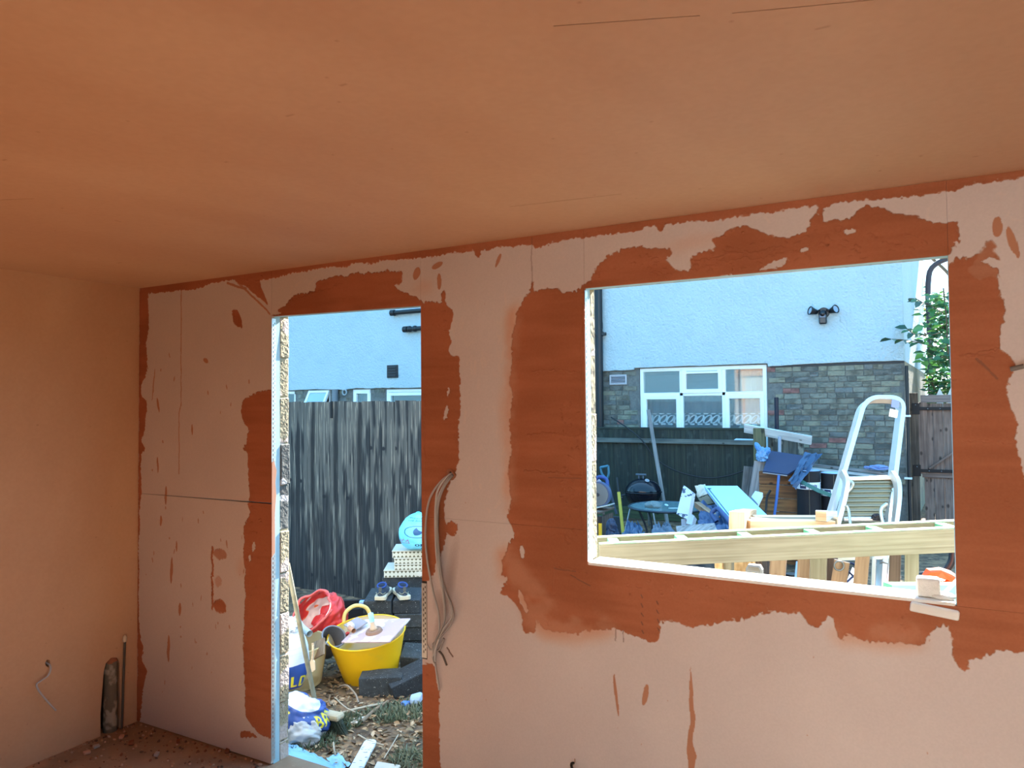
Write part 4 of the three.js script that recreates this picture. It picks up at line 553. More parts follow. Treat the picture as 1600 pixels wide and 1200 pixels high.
{
  const a = [0.384, 0.785, -6.4], b = [0.529, 0.182, -6.2], t = thing('garden_fork', 'long-handled tool with a black grip and a yellow shaft leaning by the barbecue', 'garden tool', [b[0], 0, b[2]]);
  const m = [lerp(a[0], b[0], 0.3) - b[0], lerp(a[1], b[1], 0.3), lerp(a[2], b[2], 0.3) - b[2]]; part('grip', tube([[a[0] - b[0], a[1], a[2] - b[2]], m], 0.014, 8, 8), M(0x0e0f12, 0.5), t); part('shaft', tube([m, [0.015, 0.03, 0.01]], 0.022, 8, 8), M(0xc2b03e, 0.5), t);
}
{ // mitre saw just past the jamb, on a crate
  const c = [0.871, 0.793, -4.6], t = thing('circular_saw', 'circular saw with a round blade guard, half hidden by the window edge', 'saw', c);
  part('guard', new THREE.CylinderGeometry(0.13, 0.13, 0.06, 32, 1, false, 0, Math.PI * 1.3).rotateX(Math.PI / 2), M(0x4b5a78, 0.4), t, [0, 0, 0]); part('blade', new THREE.CylinderGeometry(0.115, 0.115, 0.006, 40).rotateX(Math.PI / 2), M(0x7f878e, 0.35, { metalness: 0.9 }), t, [0, 0, 0.034]); part('motor', new THREE.CylinderGeometry(0.06, 0.065, 0.16, 20).rotateX(Math.PI / 2), M(0x1f2432, 0.5), t, [-0.02, 0.02, -0.1]); part('handle', tube([[-0.08, 0.1, -0.03], [-0.03, 0.17, -0.06], [0.06, 0.15, -0.06], [0.08, 0.07, -0.03]], 0.02, 20, 8), M(0x24407e, 0.5), t); part('base_plate', box(0.3, 0.014, 0.16, 0.005), M(0xc9ccc4, 0.4, { metalness: 0.6 }), t, [0.0, -0.135, 0], [0, 0, 0.25]); part('bolt', new THREE.CylinderGeometry(0.02, 0.02, 0.02, 6).rotateX(Math.PI / 2), M(0x30343c, 0.4), t, [0, 0, 0.046]);
  const k = thing('work_crate', 'dark wooden crate under the circular saw', 'crate', [c[0] - 0.12, -0.12, c[2]]); for (let i = 0; i < 4; i++) part('slat', wbox(0.4, 0.15, 0.02), wood.dark, k, [0, 0.09 + i * 0.18, 0.2]); for (const x of [-0.19, 0.19]) part('side', wbox(0.02, 0.7, 0.4), wood.dark, k, [x, 0.35, 0]); part('top', wbox(0.42, 0.02, 0.42), wood.dark, k, [0, c[1] - 0.045, 0]);
  const l = thing('spirit_level', 'yellow spirit level with a black end standing at the window edge', 'level', [[1.085, 0.45, -4.1][0], -0.12, -4.1]), y1 = [1.087, 0.648, -4.1][1] + 0.12; part('body', box(0.03, y1 - 0.07, 0.022, 0.004), M(0xd8ae20, 0.4), l, [0, (y1 - 0.07) / 2, 0]); part('end_cap', box(0.034, 0.07, 0.026, 0.005), M(0x101114, 0.5), l, [0, y1 - 0.035, 0]); part('vial', new THREE.CylinderGeometry(0.008, 0.008, 0.04, 12), M(0xa8d850, 0.2), l, [0, y1 * 0.5, 0.012]);
  const s = thing('navy_sack', 'crumpled navy sack slumped beside the yellow level', 'sack', [[1.112, 0.486, -4.2][0], -0.12, -4.3]); part('sack_body', lump(0.1, 0.34, 0.12, 3, 0.25), M(0x24344e, 0.6), s, [0.02, 0.28, 0]); part('sack_neck', lump(0.05, 0.08, 0.05, 9, 0.3), M(0x24344e, 0.6), s, [0.01, 0.63, 0]);
}
// rubbish heap: tarpaulins, boards, offcuts
const tarp = P(0x2c4a70, 0.5, { side: THREE.DoubleSide }), tarp2 = P(0x34506f, 0.5, { side: THREE.DoubleSide }), sackG = M(0x4e5f70, 0.7, { side: THREE.DoubleSide });
{
  const heap = thing('rubble_heap', 'low heap of dark rubble and leaves under the table and tarpaulins', 'rubble', [1.75, -0.2, -4.6]);
  const g = new THREE.PlaneGeometry(2.6, 2.6, 60, 60).rotateX(-Math.PI / 2), p = g.attributes.position; for (let i = 0; i < p.count; i++) { const x = p.getX(i), z = p.getZ(i), r = Math.hypot(x, z) / 1.3; p.setY(i, 0.52 * Math.max(0, 1 - r * r) + 0.14 * (fbm(x * 5 + 3, z * 5, 4) - 0.5) * Math.max(0, 1 - r * 0.8)); } g.computeVertexNormals();
  part('rubble', g, M(0xffffff, 0.95, { map: tex(256, 256, (u, v) => mix3([44, 42, 44], [96, 90, 84], sm(0.4, 0.8, fbm(u * 40, v * 40, 4, 40)))) }), heap);
  const im = new THREE.InstancedMesh(leafGeo(0.07, 0.022), M(0x4a3c34, 0.8, { side: THREE.DoubleSide }), 500), m = new THREE.Matrix4(), q = new THREE.Quaternion(); for (let i = 0; i < 500; i++) { q.setFromEuler(new THREE.Euler(R(-1, 1), R(0, 6), R(-1, 1))); m.compose(new THREE.Vector3(R(-1.2, 0.3), R(0.12, 0.32), R(-1.3, 0.1)), q, new THREE.Vector3(1, 1, 1)); im.setMatrixAt(i, m); } im.name = 'dead_leaves'; stuff(im); heap.add(im);
}
tag(part('tarpaulin', sheet([[2.037, 0.519, -4], [2.419, 0.588, -3.9], [2.208, 0.715, -4.9], [1.852, 0.708, -5]], 40, 40, 0.07, 3, 5), tarp), 'big crumpled blue tarpaulin beside the pale board on the heap', 'tarpaulin');
tag(part('tarpaulin', sheet([[1.27, 0.424, -4.2], [1.55, 0.463, -4.1], [1.301, 0.517, -4.6], [1.155, 0.512, -4.7]], 24, 24, 0.06, 8, 4), tarp2), 'small blue folded sheet peaking under the glass table edge', 'tarpaulin');
tag(part('tarpaulin', sheet([[1.664, 0.498, -3.8], [1.944, 0.544, -3.8], [1.676, 0.579, -4.4], [1.547, 0.551, -4.4]], 24, 24, 0.06, 12, 4), sackG), 'greyish blue sheet heaped in front of the table', 'tarpaulin');
{ const c = [2.446, 0.561, -2.3], t = thing('covered_pile', 'rumpled blue tarpaulin over a low pile, seen under the timber frame', 'tarpaulin', [c[0], -0.15, c[2]]); part('tarpaulin_cover', lump(0.42, (c[1] + 0.27) * 0.8, 0.5, 8, 0.16, 0, 2.6), P(0x2c5288, 0.5), t, [0, 0.02, 0], [0, 0.5, 0]); part('tarpaulin_hem', lump(0.5, 0.1, 0.58, 18, 0.2), P(0x2c5288, 0.5), t, [0, 0.03, 0]); }
tag(part('weathered_board', slab4([[1.864, 0.621, -4], [2.186, 0.658, -4.1], [2.349, 0.641, -3.6], [2.003, 0.592, -3.6]], 0.03), wood.grey), 'flat grey weathered board lying on the tarpaulins by the table', 'board');
{
  const t = thing('insulation_offcut', 'upright strip of white insulation with flaking print leaning on the glass table', 'board', [0, 0, 0]);
  const print = M(0xffffff, 0.7, { map: tex(128, 256, (u, v) => { const s = v > 0.42 && fbm(u * 9, v * 26, 3) > 0.56; return s ? [70, 84, 108] : [206, 214, 222]; }) });
  const g = slab4([[1.575, 0.579, -5], [1.717, 0.536, -4.9], [1.734, 0.808, -5.05], [1.611, 0.866, -5.15]], 0.05), uv = g.attributes.uv; for (let i = 0; i < uv.count; i++) uv.setXY(i, uv.getX(i) * 0.9, uv.getY(i) * 2.6);
  part('foil_face', g, print, t); part('buried_end', barGeo([1.663, 0.525, -5], [[1.729, 0.369, -4.85][0], -0.08, -4.8], 0.05, 0.1, [0, 0, 1], 0.004, false), M(0x9aa4b0, 0.7), t); part('broken_end', slab4([[1.732, 0.519, -4.8], [1.804, 0.518, -4.75], [1.777, 0.579, -4.95], [1.718, 0.614, -4.95]], 0.05), M(0xb8c0cc, 0.7), t);
}
{
  const P4 = [[2.306, 0.657, -4.25], [2.666, 0.706, -4.2], [2.171, 0.885, -5.15], [1.816, 0.864, -5.2]];
  const t = thing('pale_board', 'large flat pale blue board lying tilted on the heap', 'board', [0, 0, 0]); part('board_face', slab4(P4, 0.055), M(0xa6d2ea, 0.5), t);
  const ins = (u, v) => { const a = v3(P4[0]).lerp(v3(P4[1]), u), b = v3(P4[3]).lerp(v3(P4[2]), u); return a.lerp(b, v).add(new THREE.Vector3(0, 0.005, 0)).toArray(); }; part('groove', barGeo(ins(0.06, 0.02), ins(0.06, 0.9), 0.006, 0.004, [0, 1, 0], 0.001, false), M(0x22466a, 0.8), t); part('groove', barGeo(ins(0.03, 0.9), ins(0.14, 0.9), 0.02, 0.004, [0, 1, 0], 0.001, false), M(0x22466a, 0.8), t);
  tag(part('white_offcut', slab4([[2.338, 0.8, -5], [2.417, 0.747, -4.9], [2.449, 0.844, -5], [2.357, 0.847, -5.1]], 0.05), M(0xc8dcec, 0.6)), 'small white offcut sticking up behind the pale blue board', 'offcut');
  const c = thing('cardboard_box', 'torn beige cardboard flap behind the corner of the pale blue board', 'cardboard', [0, 0, 0]); part('flap', sheet([[1.733, 0.726, -5.25], [1.843, 0.772, -5.25], [1.785, 0.868, -5.35], [1.694, 0.848, -5.3]], 8, 8, 0.02, 4, 3), M(0xc2bfae, 0.9, { side: THREE.DoubleSide }), c); part('side', sheet([[1.733, 0.726, -5.25], [1.845, 0.767, -5.24], [1.945, 0.695, -5.1], [1.826, 0.681, -5.1]], 8, 8, 0.02, 6, 3), M(0x75705f, 0.9, { side: THREE.DoubleSide }), c);
  tag(part('log', rough(barGeo([1.819, 0.699, -4.9], [2.125, 0.626, -4.5], 0.06, 0.06), 0.03, 2, 20), wood.old), 'short broken length of brown wood lying on the blue tarpaulin', 'wood');
  tag(part('hose', tube([[2.137, 0.623, -4.4], [2.078, 0.691, -4.45], [2.127, 0.736, -4.45], [2.209, 0.706, -4.35], [2.311, 0.647, -4.2]], 0.022, 40, 8), M(0x2e4876, 0.5)), 'loop of dark blue hose beside the pale blue board', 'hose');
}
plank('tilted_plank', 'white painted plank balanced across the fence post and a black pole', 'plank', [1.819, 1.406, -7.28], [2.642, 1.263, -7.22], 0.03, 0.115, wood.pale, [0, 1, 0.35]);
tag(part('black_pole', tube([[2.08, -0.05, -7.9], [2.136, 1.125, -7.8], [2.148, 1.805, -7.75]], 0.028, 12, 10), M(0x161c30, 0.5)), 'upright dark blue pole against the brick wall beyond the fence post', 'pole');
tag(part('steel_pole', tube([[2.2, -0.05, -7.2], [2.263, 1.064, -7.2], [2.267, 1.307, -7.2]], 0.02, 10, 10), M(0x9aa4b4, 0.4)), 'short pale pole standing just below the tilted white plank', 'pole');
plank('grey_plank', 'pale grey rough plank standing on end beside the fence post', 'plank', [[2.18, 0.655, -5.95][0] - 0.1, 0.0, -5.85], [2.231, 1.072, -6.05], 0.115, 0.03, wood.grey, [0, 0, 1]);
plank('dark_plank', 'darker plank stub standing on end behind the pale grey plank', 'plank', [[2.03, 0.544, -6.2][0] - 0.05, 0, -6.15], [2.061, 0.989, -6.3], 0.11, 0.035, W([116, 112, 108], [62, 58, 56], { s: 81 }), [0, 0, 1]);
{ // box of brown boards with a dark sheet on top
  const b0 = [2.252, 0.802, -5.95], b1 = [2.642, 0.82, -5.95], t = thing('plank_box', 'box built of brown horizontal boards under the dark blue sheet', 'box', [(b0[0] + b1[0]) / 2 + 0.06, -0.06, -6.15]), wd = b1[0] - b0[0] + 0.14;
  for (let i = 0; i < 7; i++) part('board', wbox(wd, 0.14, 0.022), i > 4 || i < 2 ? wood.brown : wood.brown, t, [R(-0.005, 0.005), 0.08 + i * 0.147, 0.2], [0, 0, R(-0.006, 0.006)]);
  for (const s of [-1, 1]) for (let i = 0; i < 7; i++) part('board', wbox(0.022, 0.14, 0.4), wood.brown, t, [s * (wd / 2 - 0.012), 0.08 + i * 0.147, -0.01]);
  for (const s of [-1, 1]) part('corner_post', wbox(0.05, 1.03, 0.05), wood.dark, t, [s * (wd / 2 - 0.05), 0.515, 0.16]);
  const p = thing('dark_sheet', 'stiff dark blue sheet lying tilted on top of the brown board box', 'sheet', [0, 0, 0]); part('sheet', slab4([[2.327, 0.996, -5.7], [2.579, 0.973, -5.68], [2.825, 1.129, -6.1], [2.318, 1.188, -6.2]], 0.02), M(0x1e2c4c, 0.55), p); part('sheet_edge', barGeo([2.329, 0.98, -5.69], [2.58, 0.957, -5.67], 0.02, 0.012, [0, 1, 0], 0.003, false), M(0x8a8484, 0.7), p);
  tag(part('tarpaulin', sheet([[2.602, 0.907, -5.6], [2.671, 0.823, -5.6], [2.905, 1.188, -5.85], [2.734, 1.202, -5.9]], 30, 30, 0.035, 31, 2.5), tarp2), 'blue tarpaulin draped over the end of the dark sheet by the black rolls', 'tarpaulin');
  const k = [2.269, 1.141, -6]; const bg = thing('blue_bag', 'knotted translucent blue plastic bag on top of the grey plank', 'bag', k); part('bag_body', lump(0.06, 0.085, 0.05, 5, 0.4), P(0x7fb0dc, 0.3, { transmission: 0.3 }), bg, [0, 0, 0]); part('bag_ear', lump(0.03, 0.06, 0.03, 7, 0.3), P(0x5f9fdc, 0.3, { transmission: 0.3 }), bg, [-0.04, 0.09, 0], [0, 0, 0.5]); part('bag_ear', lump(0.035, 0.045, 0.03, 9, 0.3), P(0x5f9fdc, 0.3, { transmission: 0.3 }), bg, [0.05, 0.05, 0], [0, 0, -0.5]);
  tag(part('thin_rod', tube([[2.507, 0.971, -5.6], [2.484, 0.747, -5.6], [2.447, 0.474, -5.6], [[2.418, 0.303, -5.6][0], -0.05, -5.6]], 0.014, 12, 8), M(0x3a6bb0, 0.4)), 'thin blue rod leaning in front of the brown board box', 'rod');
  tag(part('iron_hook', tube([[2.42, 0.804, -5.6], [2.387, 0.748, -5.6], [2.374, 0.601, -5.58], [2.358, 0.475, -5.55], [[2.358, 0.314, -5.5][0], -0.05, -5.5]], 0.012, 14, 8), M(0x1b1d20, 0.5)), 'dark bent iron rod beside the thin blue rod', 'rod');
}
{ // two rolls of roofing felt
  const label = (sd) => canvasTex(512, 64, (g, w, h) => { g.fillStyle = '#dfe9f2'; g.fillRect(0, 0, w, h); for (const x of [30, 200, 370]) { g.fillStyle = '#1c2c58'; g.fillRect(x - 26, 6, 46, 52); g.fillStyle = '#dfe9f2'; g.font = 'bold 30px sans-serif'; g.fillRect(x - 20, 24, 34, 10); g.fillStyle = '#24386a'; for (let i = 0; i < 6; i++) g.fillRect(x + 34 + i * 11, 20 + (i % 2) * 3, 8, 22); } });
  const label2 = canvasTex(512, 64, (g, w, h) => { g.fillStyle = '#2a1c30'; g.fillRect(0, 0, w, h); g.fillStyle = '#cfe4f4'; g.fillRect(250, 0, 70, h); g.fillStyle = '#d8c4cc'; for (let k = 0; k < 3; k++) for (let i = 0; i < 8; i++) g.fillRect(20 + k * 170 + i * 13, 22, 9, 18); });
  const felt = M(0xffffff, 0.75, { map: tex(128, 128, (u, v) => { const n = 0.5 * vn(u * 60, v * 60, 60); return [12 + 9 * n, 13 + 9 * n, 20 + 12 * n]; }) });
  const mk = (pos, h, lab, l1, l2) => { const t = thing('felt_roll', lab, 'roll', pos, 0, 'rolls of roofing felt'); part('roll', new THREE.CylinderGeometry(0.118, 0.12, h, 36).translate(0, h / 2, 0), felt, t); const sp = []; for (let i = 0; i <= 90; i++) { const a = i * 0.35, r = 0.02 + 0.095 * i / 90; sp.push([Math.cos(a) * r, h + 0.001, Math.sin(a) * r]); } part('rolled_end', tube(sp, 0.006, 200, 5), M(0x9db8da, 0.6), t); part('top_face', new THREE.CylinderGeometry(0.116, 0.116, 0.004, 32), M(0x8fb0dc, 0.6), t, [0, h + 0.001, 0]); for (const [y, m] of [[l1, label(1)], [l2, label2]]) part('paper_band', new THREE.CylinderGeometry(0.1215, 0.1215, 0.075, 40, 1, true), M(0xffffff, 0.6, { map: m }), t, [0, y, 0], [0, -0.7, 0]); part('seam', box(0.006, h - 0.02, 0.006, 0.002), M(0x5c5648, 0.8), t, [0.02, h / 2, 0.118]); return t; };
  const a = [2.768, 1.007, -5.85], b = [2.998, 0.98, -5.95]; mk([a[0], -0.06, a[2]], a[1] + 0.06, 'black roll of roofing felt standing next to the brown board box', a[1] + 0.06 - 0.155, 0.53); mk([b[0], -0.06, b[2]], b[1] + 0.06, 'black roll of roofing felt standing next to the ladder, behind its rail', b[1] + 0.06 - 0.2, 0.5);
  tag(part('green_strap', sweep([[2.702, 0.908, -5.71], [2.781, 0.867, -5.68], [2.889, 0.81, -5.7], [2.979, 0.766, -5.78], [3.132, 0.693, -5.85]], [[-0.02, -0.003], [0.02, -0.003], [0.02, 0.003], [-0.02, 0.003]], [0, 0, 1]), M(0x3c7a78, 0.6)), 'green strap pulled slanting across both black felt rolls', 'strap');
}
{ const t = thing('batten_stack', 'stack of long grey battens sloping against the brick wall behind the ladder', 'battens', [0, 0, 0]); for (let i = 0; i < 7; i++) part('batten', barGeo([2.475, 0.914, -7.9].map((v, k) => v + (k === 1 ? -0.048 * i : k === 2 ? 0.01 * i : 0)), [3.511, 0.835, -7.7].map((v, k) => v + (k === 1 ? -0.044 * i : k === 2 ? 0.01 * i : 0)), 0.05, 0.034), [wood.grey, wood.pale, wood.grey][i % 3], t); for (const x of [2.75, 3.3]) part('bearer', wbox(0.08, 0.6, 0.1), wood.dark, t, [x, 0.21, -7.82]); const w = thing('plastic_wrap', 'scrap of bluish plastic wrap on the grey batten stack', 'plastic', [3.356, 0.909, -7.7]); part('wrap', lump(0.11, 0.035, 0.06, 15, 0.4), P(0x9fb6e6, 0.3, { transmission: 0.4 }), w); part('wrap_tail', lump(0.04, 0.02, 0.03, 25, 0.4), P(0x9fb6e6, 0.3, { transmission: 0.4 }), w, [-0.12, 0, 0.01]); }
// ---------------------------------------------------------------- aluminium step ladder with its loop handrail
{
  const t = thing('step_ladder', 'sunlit aluminium step ladder with a tall looped handrail outside the window', 'ladder', [0, 0, 0]), al = M(0xffffff, 0.38, { metalness: 0.75, map: tex(128, 256, (u, v) => { const s = sm(0.66, 0.74, fbm(u * 12, v * 12, 4, 12)); return mix3([218, 220, 216], [240, 236, 226], s); }) }), dull = M(0xb4bcb4, 0.42, { metalness: 0.75 });
  const Lt = [3.501, 1.669, -2.36], Rt = [3.719, 1.667, -2.5], Lb = [3.346, 1.022, -1.92], Rb = [3.647, 1.035, -1.98], L2 = v3(Lb).add(v3(Lb).sub(v3(Lt)).multiplyScalar(0.27)).toArray(), R2 = v3(Rb).add(v3(Rb).sub(v3(Rt)).multiplyScalar(0.27)).toArray();
  const mid = [3.606, 1.766, -2.47], N = v3(Rt).sub(v3(Lt)).cross(v3(Lb).sub(v3(Lt))).normalize().negate();
  const dn = v3(Lb).sub(v3(Lt)).normalize(), dr = v3(Rb).sub(v3(Rt)).normalize(), top = v3(mid).add(new THREE.Vector3(0, 0.002, 0)), ac = v3(Rt).sub(v3(Lt)).normalize(), path = [];
  for (const [p, q] of [[v3(L2), v3(Lt)]]) for (let i = 0; i < 40; i++) path.push(p.clone().lerp(q, i / 40).toArray());
  const arc = (p0, p1, p2) => { for (let i = 0; i <= 14; i++) { const k = i / 14; path.push(p0.clone().multiplyScalar((1 - k) * (1 - k)).addScaledVector(p1, 2 * k * (1 - k)).addScaledVector(p2, k * k).toArray()); } };
  const cornL = v3(Lt).addScaledVector(dn, -0.105), cornR = v3(Rt).addScaledVector(dr, -0.105); arc(v3(Lt), cornL, cornL.clone().lerp(cornR, 0.38)); arc(cornR.clone().lerp(cornL, 0.38), cornR, v3(Rt));
  for (let i = 1; i <= 40; i++) path.push(v3(Rt).lerp(v3(R2), i / 40).toArray());
  const C = [[-0.013, -0.034], [0.013, -0.034], [0.013, -0.029], [-0.008, -0.029], [-0.008, 0.029], [0.013, 0.029], [0.013, 0.034], [-0.013, 0.034]];
  part('handrail', sweep(path, C.map(([a, b]) => [-a, b]), N.toArray()), al, t);
  // the back frame beside it
  const lp = (pts) => new THREE.CatmullRomCurve3(pts.map(v3), false, 'centripetal').getSpacedPoints(40).map((q) => q.toArray());
  const bars = [[[-0.012, -0.022], [0.012, -0.022], [0.012, 0.022], [-0.012, 0.022]]];
  part('rear_rail', sweep(lp([[3.426, 1.333, -2.02], [3.449, 1.287, -1.98], [3.44, 1.207, -1.95], [3.402, 1.038, -1.86], [3.339, 0.745, -1.72]]), bars[0], N.toArray()), al, t);
  part('rear_rail', sweep(lp([[3.675, 1.329, -2.1], [3.7, 1.29, -2.06], [3.706, 1.224, -2.02], [3.686, 1.047, -1.94], [3.642, 0.733, -1.78]]), bars[0], N.toArray()), al, t);
  const tray = [[3.397, 1.044, -1.99], [3.642, 1.054, -2.04], [3.689, 1.298, -2.13], [3.45, 1.288, -2.09]]; const tp = part('platform', slab4(tray, 0.02), M(0x5c685e, 0.35, { metalness: 0.85 }), t);
  for (let i = 0; i < 9; i++) { const k = 0.08 + i * 0.105, a = v3(tray[0]).lerp(v3(tray[3]), k), b = v3(tray[1]).lerp(v3(tray[2]), k); part('tread_rib', barGeo(a.toArray(), b.toArray(), 0.016, 0.008, N.toArray(), 0.003, false), M(0x6b776c, 0.35, { metalness: 0.85 }), tp, N.clone().multiplyScalar(N.z > 0 ? 0.006 : -0.006).toArray()); }
  part('platform_lip', barGeo([3.441, 1.292, -2.08], [3.693, 1.306, -2.12], 0.03, 0.022, [0, 1, 0], 0.004, false), al, t);
  part('sticker', barGeo([3.686, 1.687, -2.43], [3.679, 1.641, -2.42], 0.05, 0.004, N.toArray(), 0.001, false), M(0xf4f0e6, 0.6), t); part('sticker', barGeo([3.697, 1.745, -2.44], [3.69, 1.699, -2.43], 0.045, 0.004, N.toArray(), 0.001, false), M(0x7f8fc8, 0.6), t);
  part('hook', tube([[3.463, 1.284, -2.05], [3.48, 1.268, -2.04], [3.47, 1.242, -2.04], [3.454, 1.224, -2.03]], 0.009, 16, 8), dull, t);
  part('cross_bar', new THREE.TubeGeometry(new THREE.LineCurve3(v3([3.437, 1.082, -1.92]), v3([3.614, 1.087, -1.97])), 4, 0.013, 12), al, t);
  part('stay', tube([[3.453, 1.16, -1.9], [3.462, 1.146, -1.9], [3.477, 1.056, -1.85], [3.484, 0.997, -1.83]], 0.008, 16, 8), dull, t); part('stay', tube([[3.654, 1.176, -1.95], [3.626, 1.149, -1.93], [3.635, 1.06, -1.9], [3.641, 1.001, -1.88]], 0.01, 16, 8), dull, t);
  part('knot', lump(0.03, 0.02, 0.02, 12, 0.4), M(0x1c2026, 0.7), t, [3.609, 1.099, -1.93]);
  part('step', barGeo([3.385, 0.886, -1.8], [3.646, 0.909, -1.86], 0.06, 0.03, [0, 1, 0], 0.004, false), dull, t); part('step', barGeo([Lb[0] - 0.08, 0.35, -1.55], [Rb[0] - 0.03, 0.35, -1.6], 0.06, 0.03, [0, 1, 0], 0.004, false), dull, t);
  part('rear_rail', barGeo([3.593, 0.902, -1.8], [[3.552, 0.73, -1.6][0], -0.13, -1.35], 0.05, 0.02, [1, 0, 0], 0.003, false), dull, t);
  for (const [a, e] of [[L2, [L2[0] - 0.2, -0.13, L2[2] + 0.42]], [R2, [R2[0] - 0.06, -0.13, R2[2] + 0.42]]]) part('leg', barGeo(a, e, 0.026, 0.066, N.toArray(), 0.003, false), al, t);
}
// ---------------------------------------------------------------- timber frame and stacked wood right outside the window
{
  const t = thing('timber_lattice', 'long pale timber frame of two rails and green cross pieces lying across the window', 'frame', [0, 0, 0]);
  const A = v3([2.629, 1.141, -0.32]), B = v3([3.933, 1.204, -1]), dir = B.clone().sub(A).normalize(), E = A.clone().addScaledVector(dir, 2.0), perp = new THREE.Vector3(0, 1, 0).cross(dir).normalize(); if (perp.z > 0) perp.negate();
  const th = 0.044, hh = 0.1, rail = (a, b) => barGeo(a.clone().addScaledVector(perp, th / 2).add(new THREE.Vector3(0, -hh / 2, 0)).toArray(), b.clone().addScaledVector(perp, th / 2).add(new THREE.Vector3(0, -hh / 2, 0)).toArray(), th, hh);
  part('rail', rail(A, E), wood.pine, t);
  const off = perp.clone().multiplyScalar(0.155), A2 = A.clone().add(off).addScaledVector(dir, -0.0), E2 = E.clone().add(off); part('rail', rail(A2, E2), wood.pine, t);
  for (const [a, b] of [[A, E], [A2, E2]]) part('stained_edge', barGeo(a.clone().addScaledVector(perp, th / 2).add(new THREE.Vector3(0, 0.0015, 0)).toArray(), b.clone().addScaledVector(perp, th / 2).add(new THREE.Vector3(0, 0.0015, 0)).toArray(), th * 0.86, 0.004, [0, 1, 0], 0.001), M(0xffffff, 0.7, { map: tex(64, 512, (u, v) => mix3([176, 176, 140], [112, 160, 124], sm(0.35, 0.6, fbm(u * 3, v * 14, 3, 3, 14)))) }), t);
  const L = E.clone().sub(A).length(); for (const k of [0.07, 0.365, 0.64, 0.93, 1.2, 1.5]) { const p = A.clone().addScaledVector(dir, k).addScaledVector(perp, 0.1); if (k < L) { const m = part('cross_piece', wbox(0.045, 0.096, 0.111), green, t, [p.x, p.y - 0.05, p.z]); m.rotation.y = Math.atan2(-dir.z, dir.x); } }
}
const chip = M(0xffffff, 0.9, { map: tex(256, 256, (u, v) => { const a = vn(u * 14 + 2 * fbm(u * 9, v * 9), v * 30, 1e6), b = fbm(u * 22, v * 22, 3, 22); return mix3([206, 176, 128], [146, 112, 72], sm(0.3, 0.8, 0.6 * a + 0.4 * b)); }) });
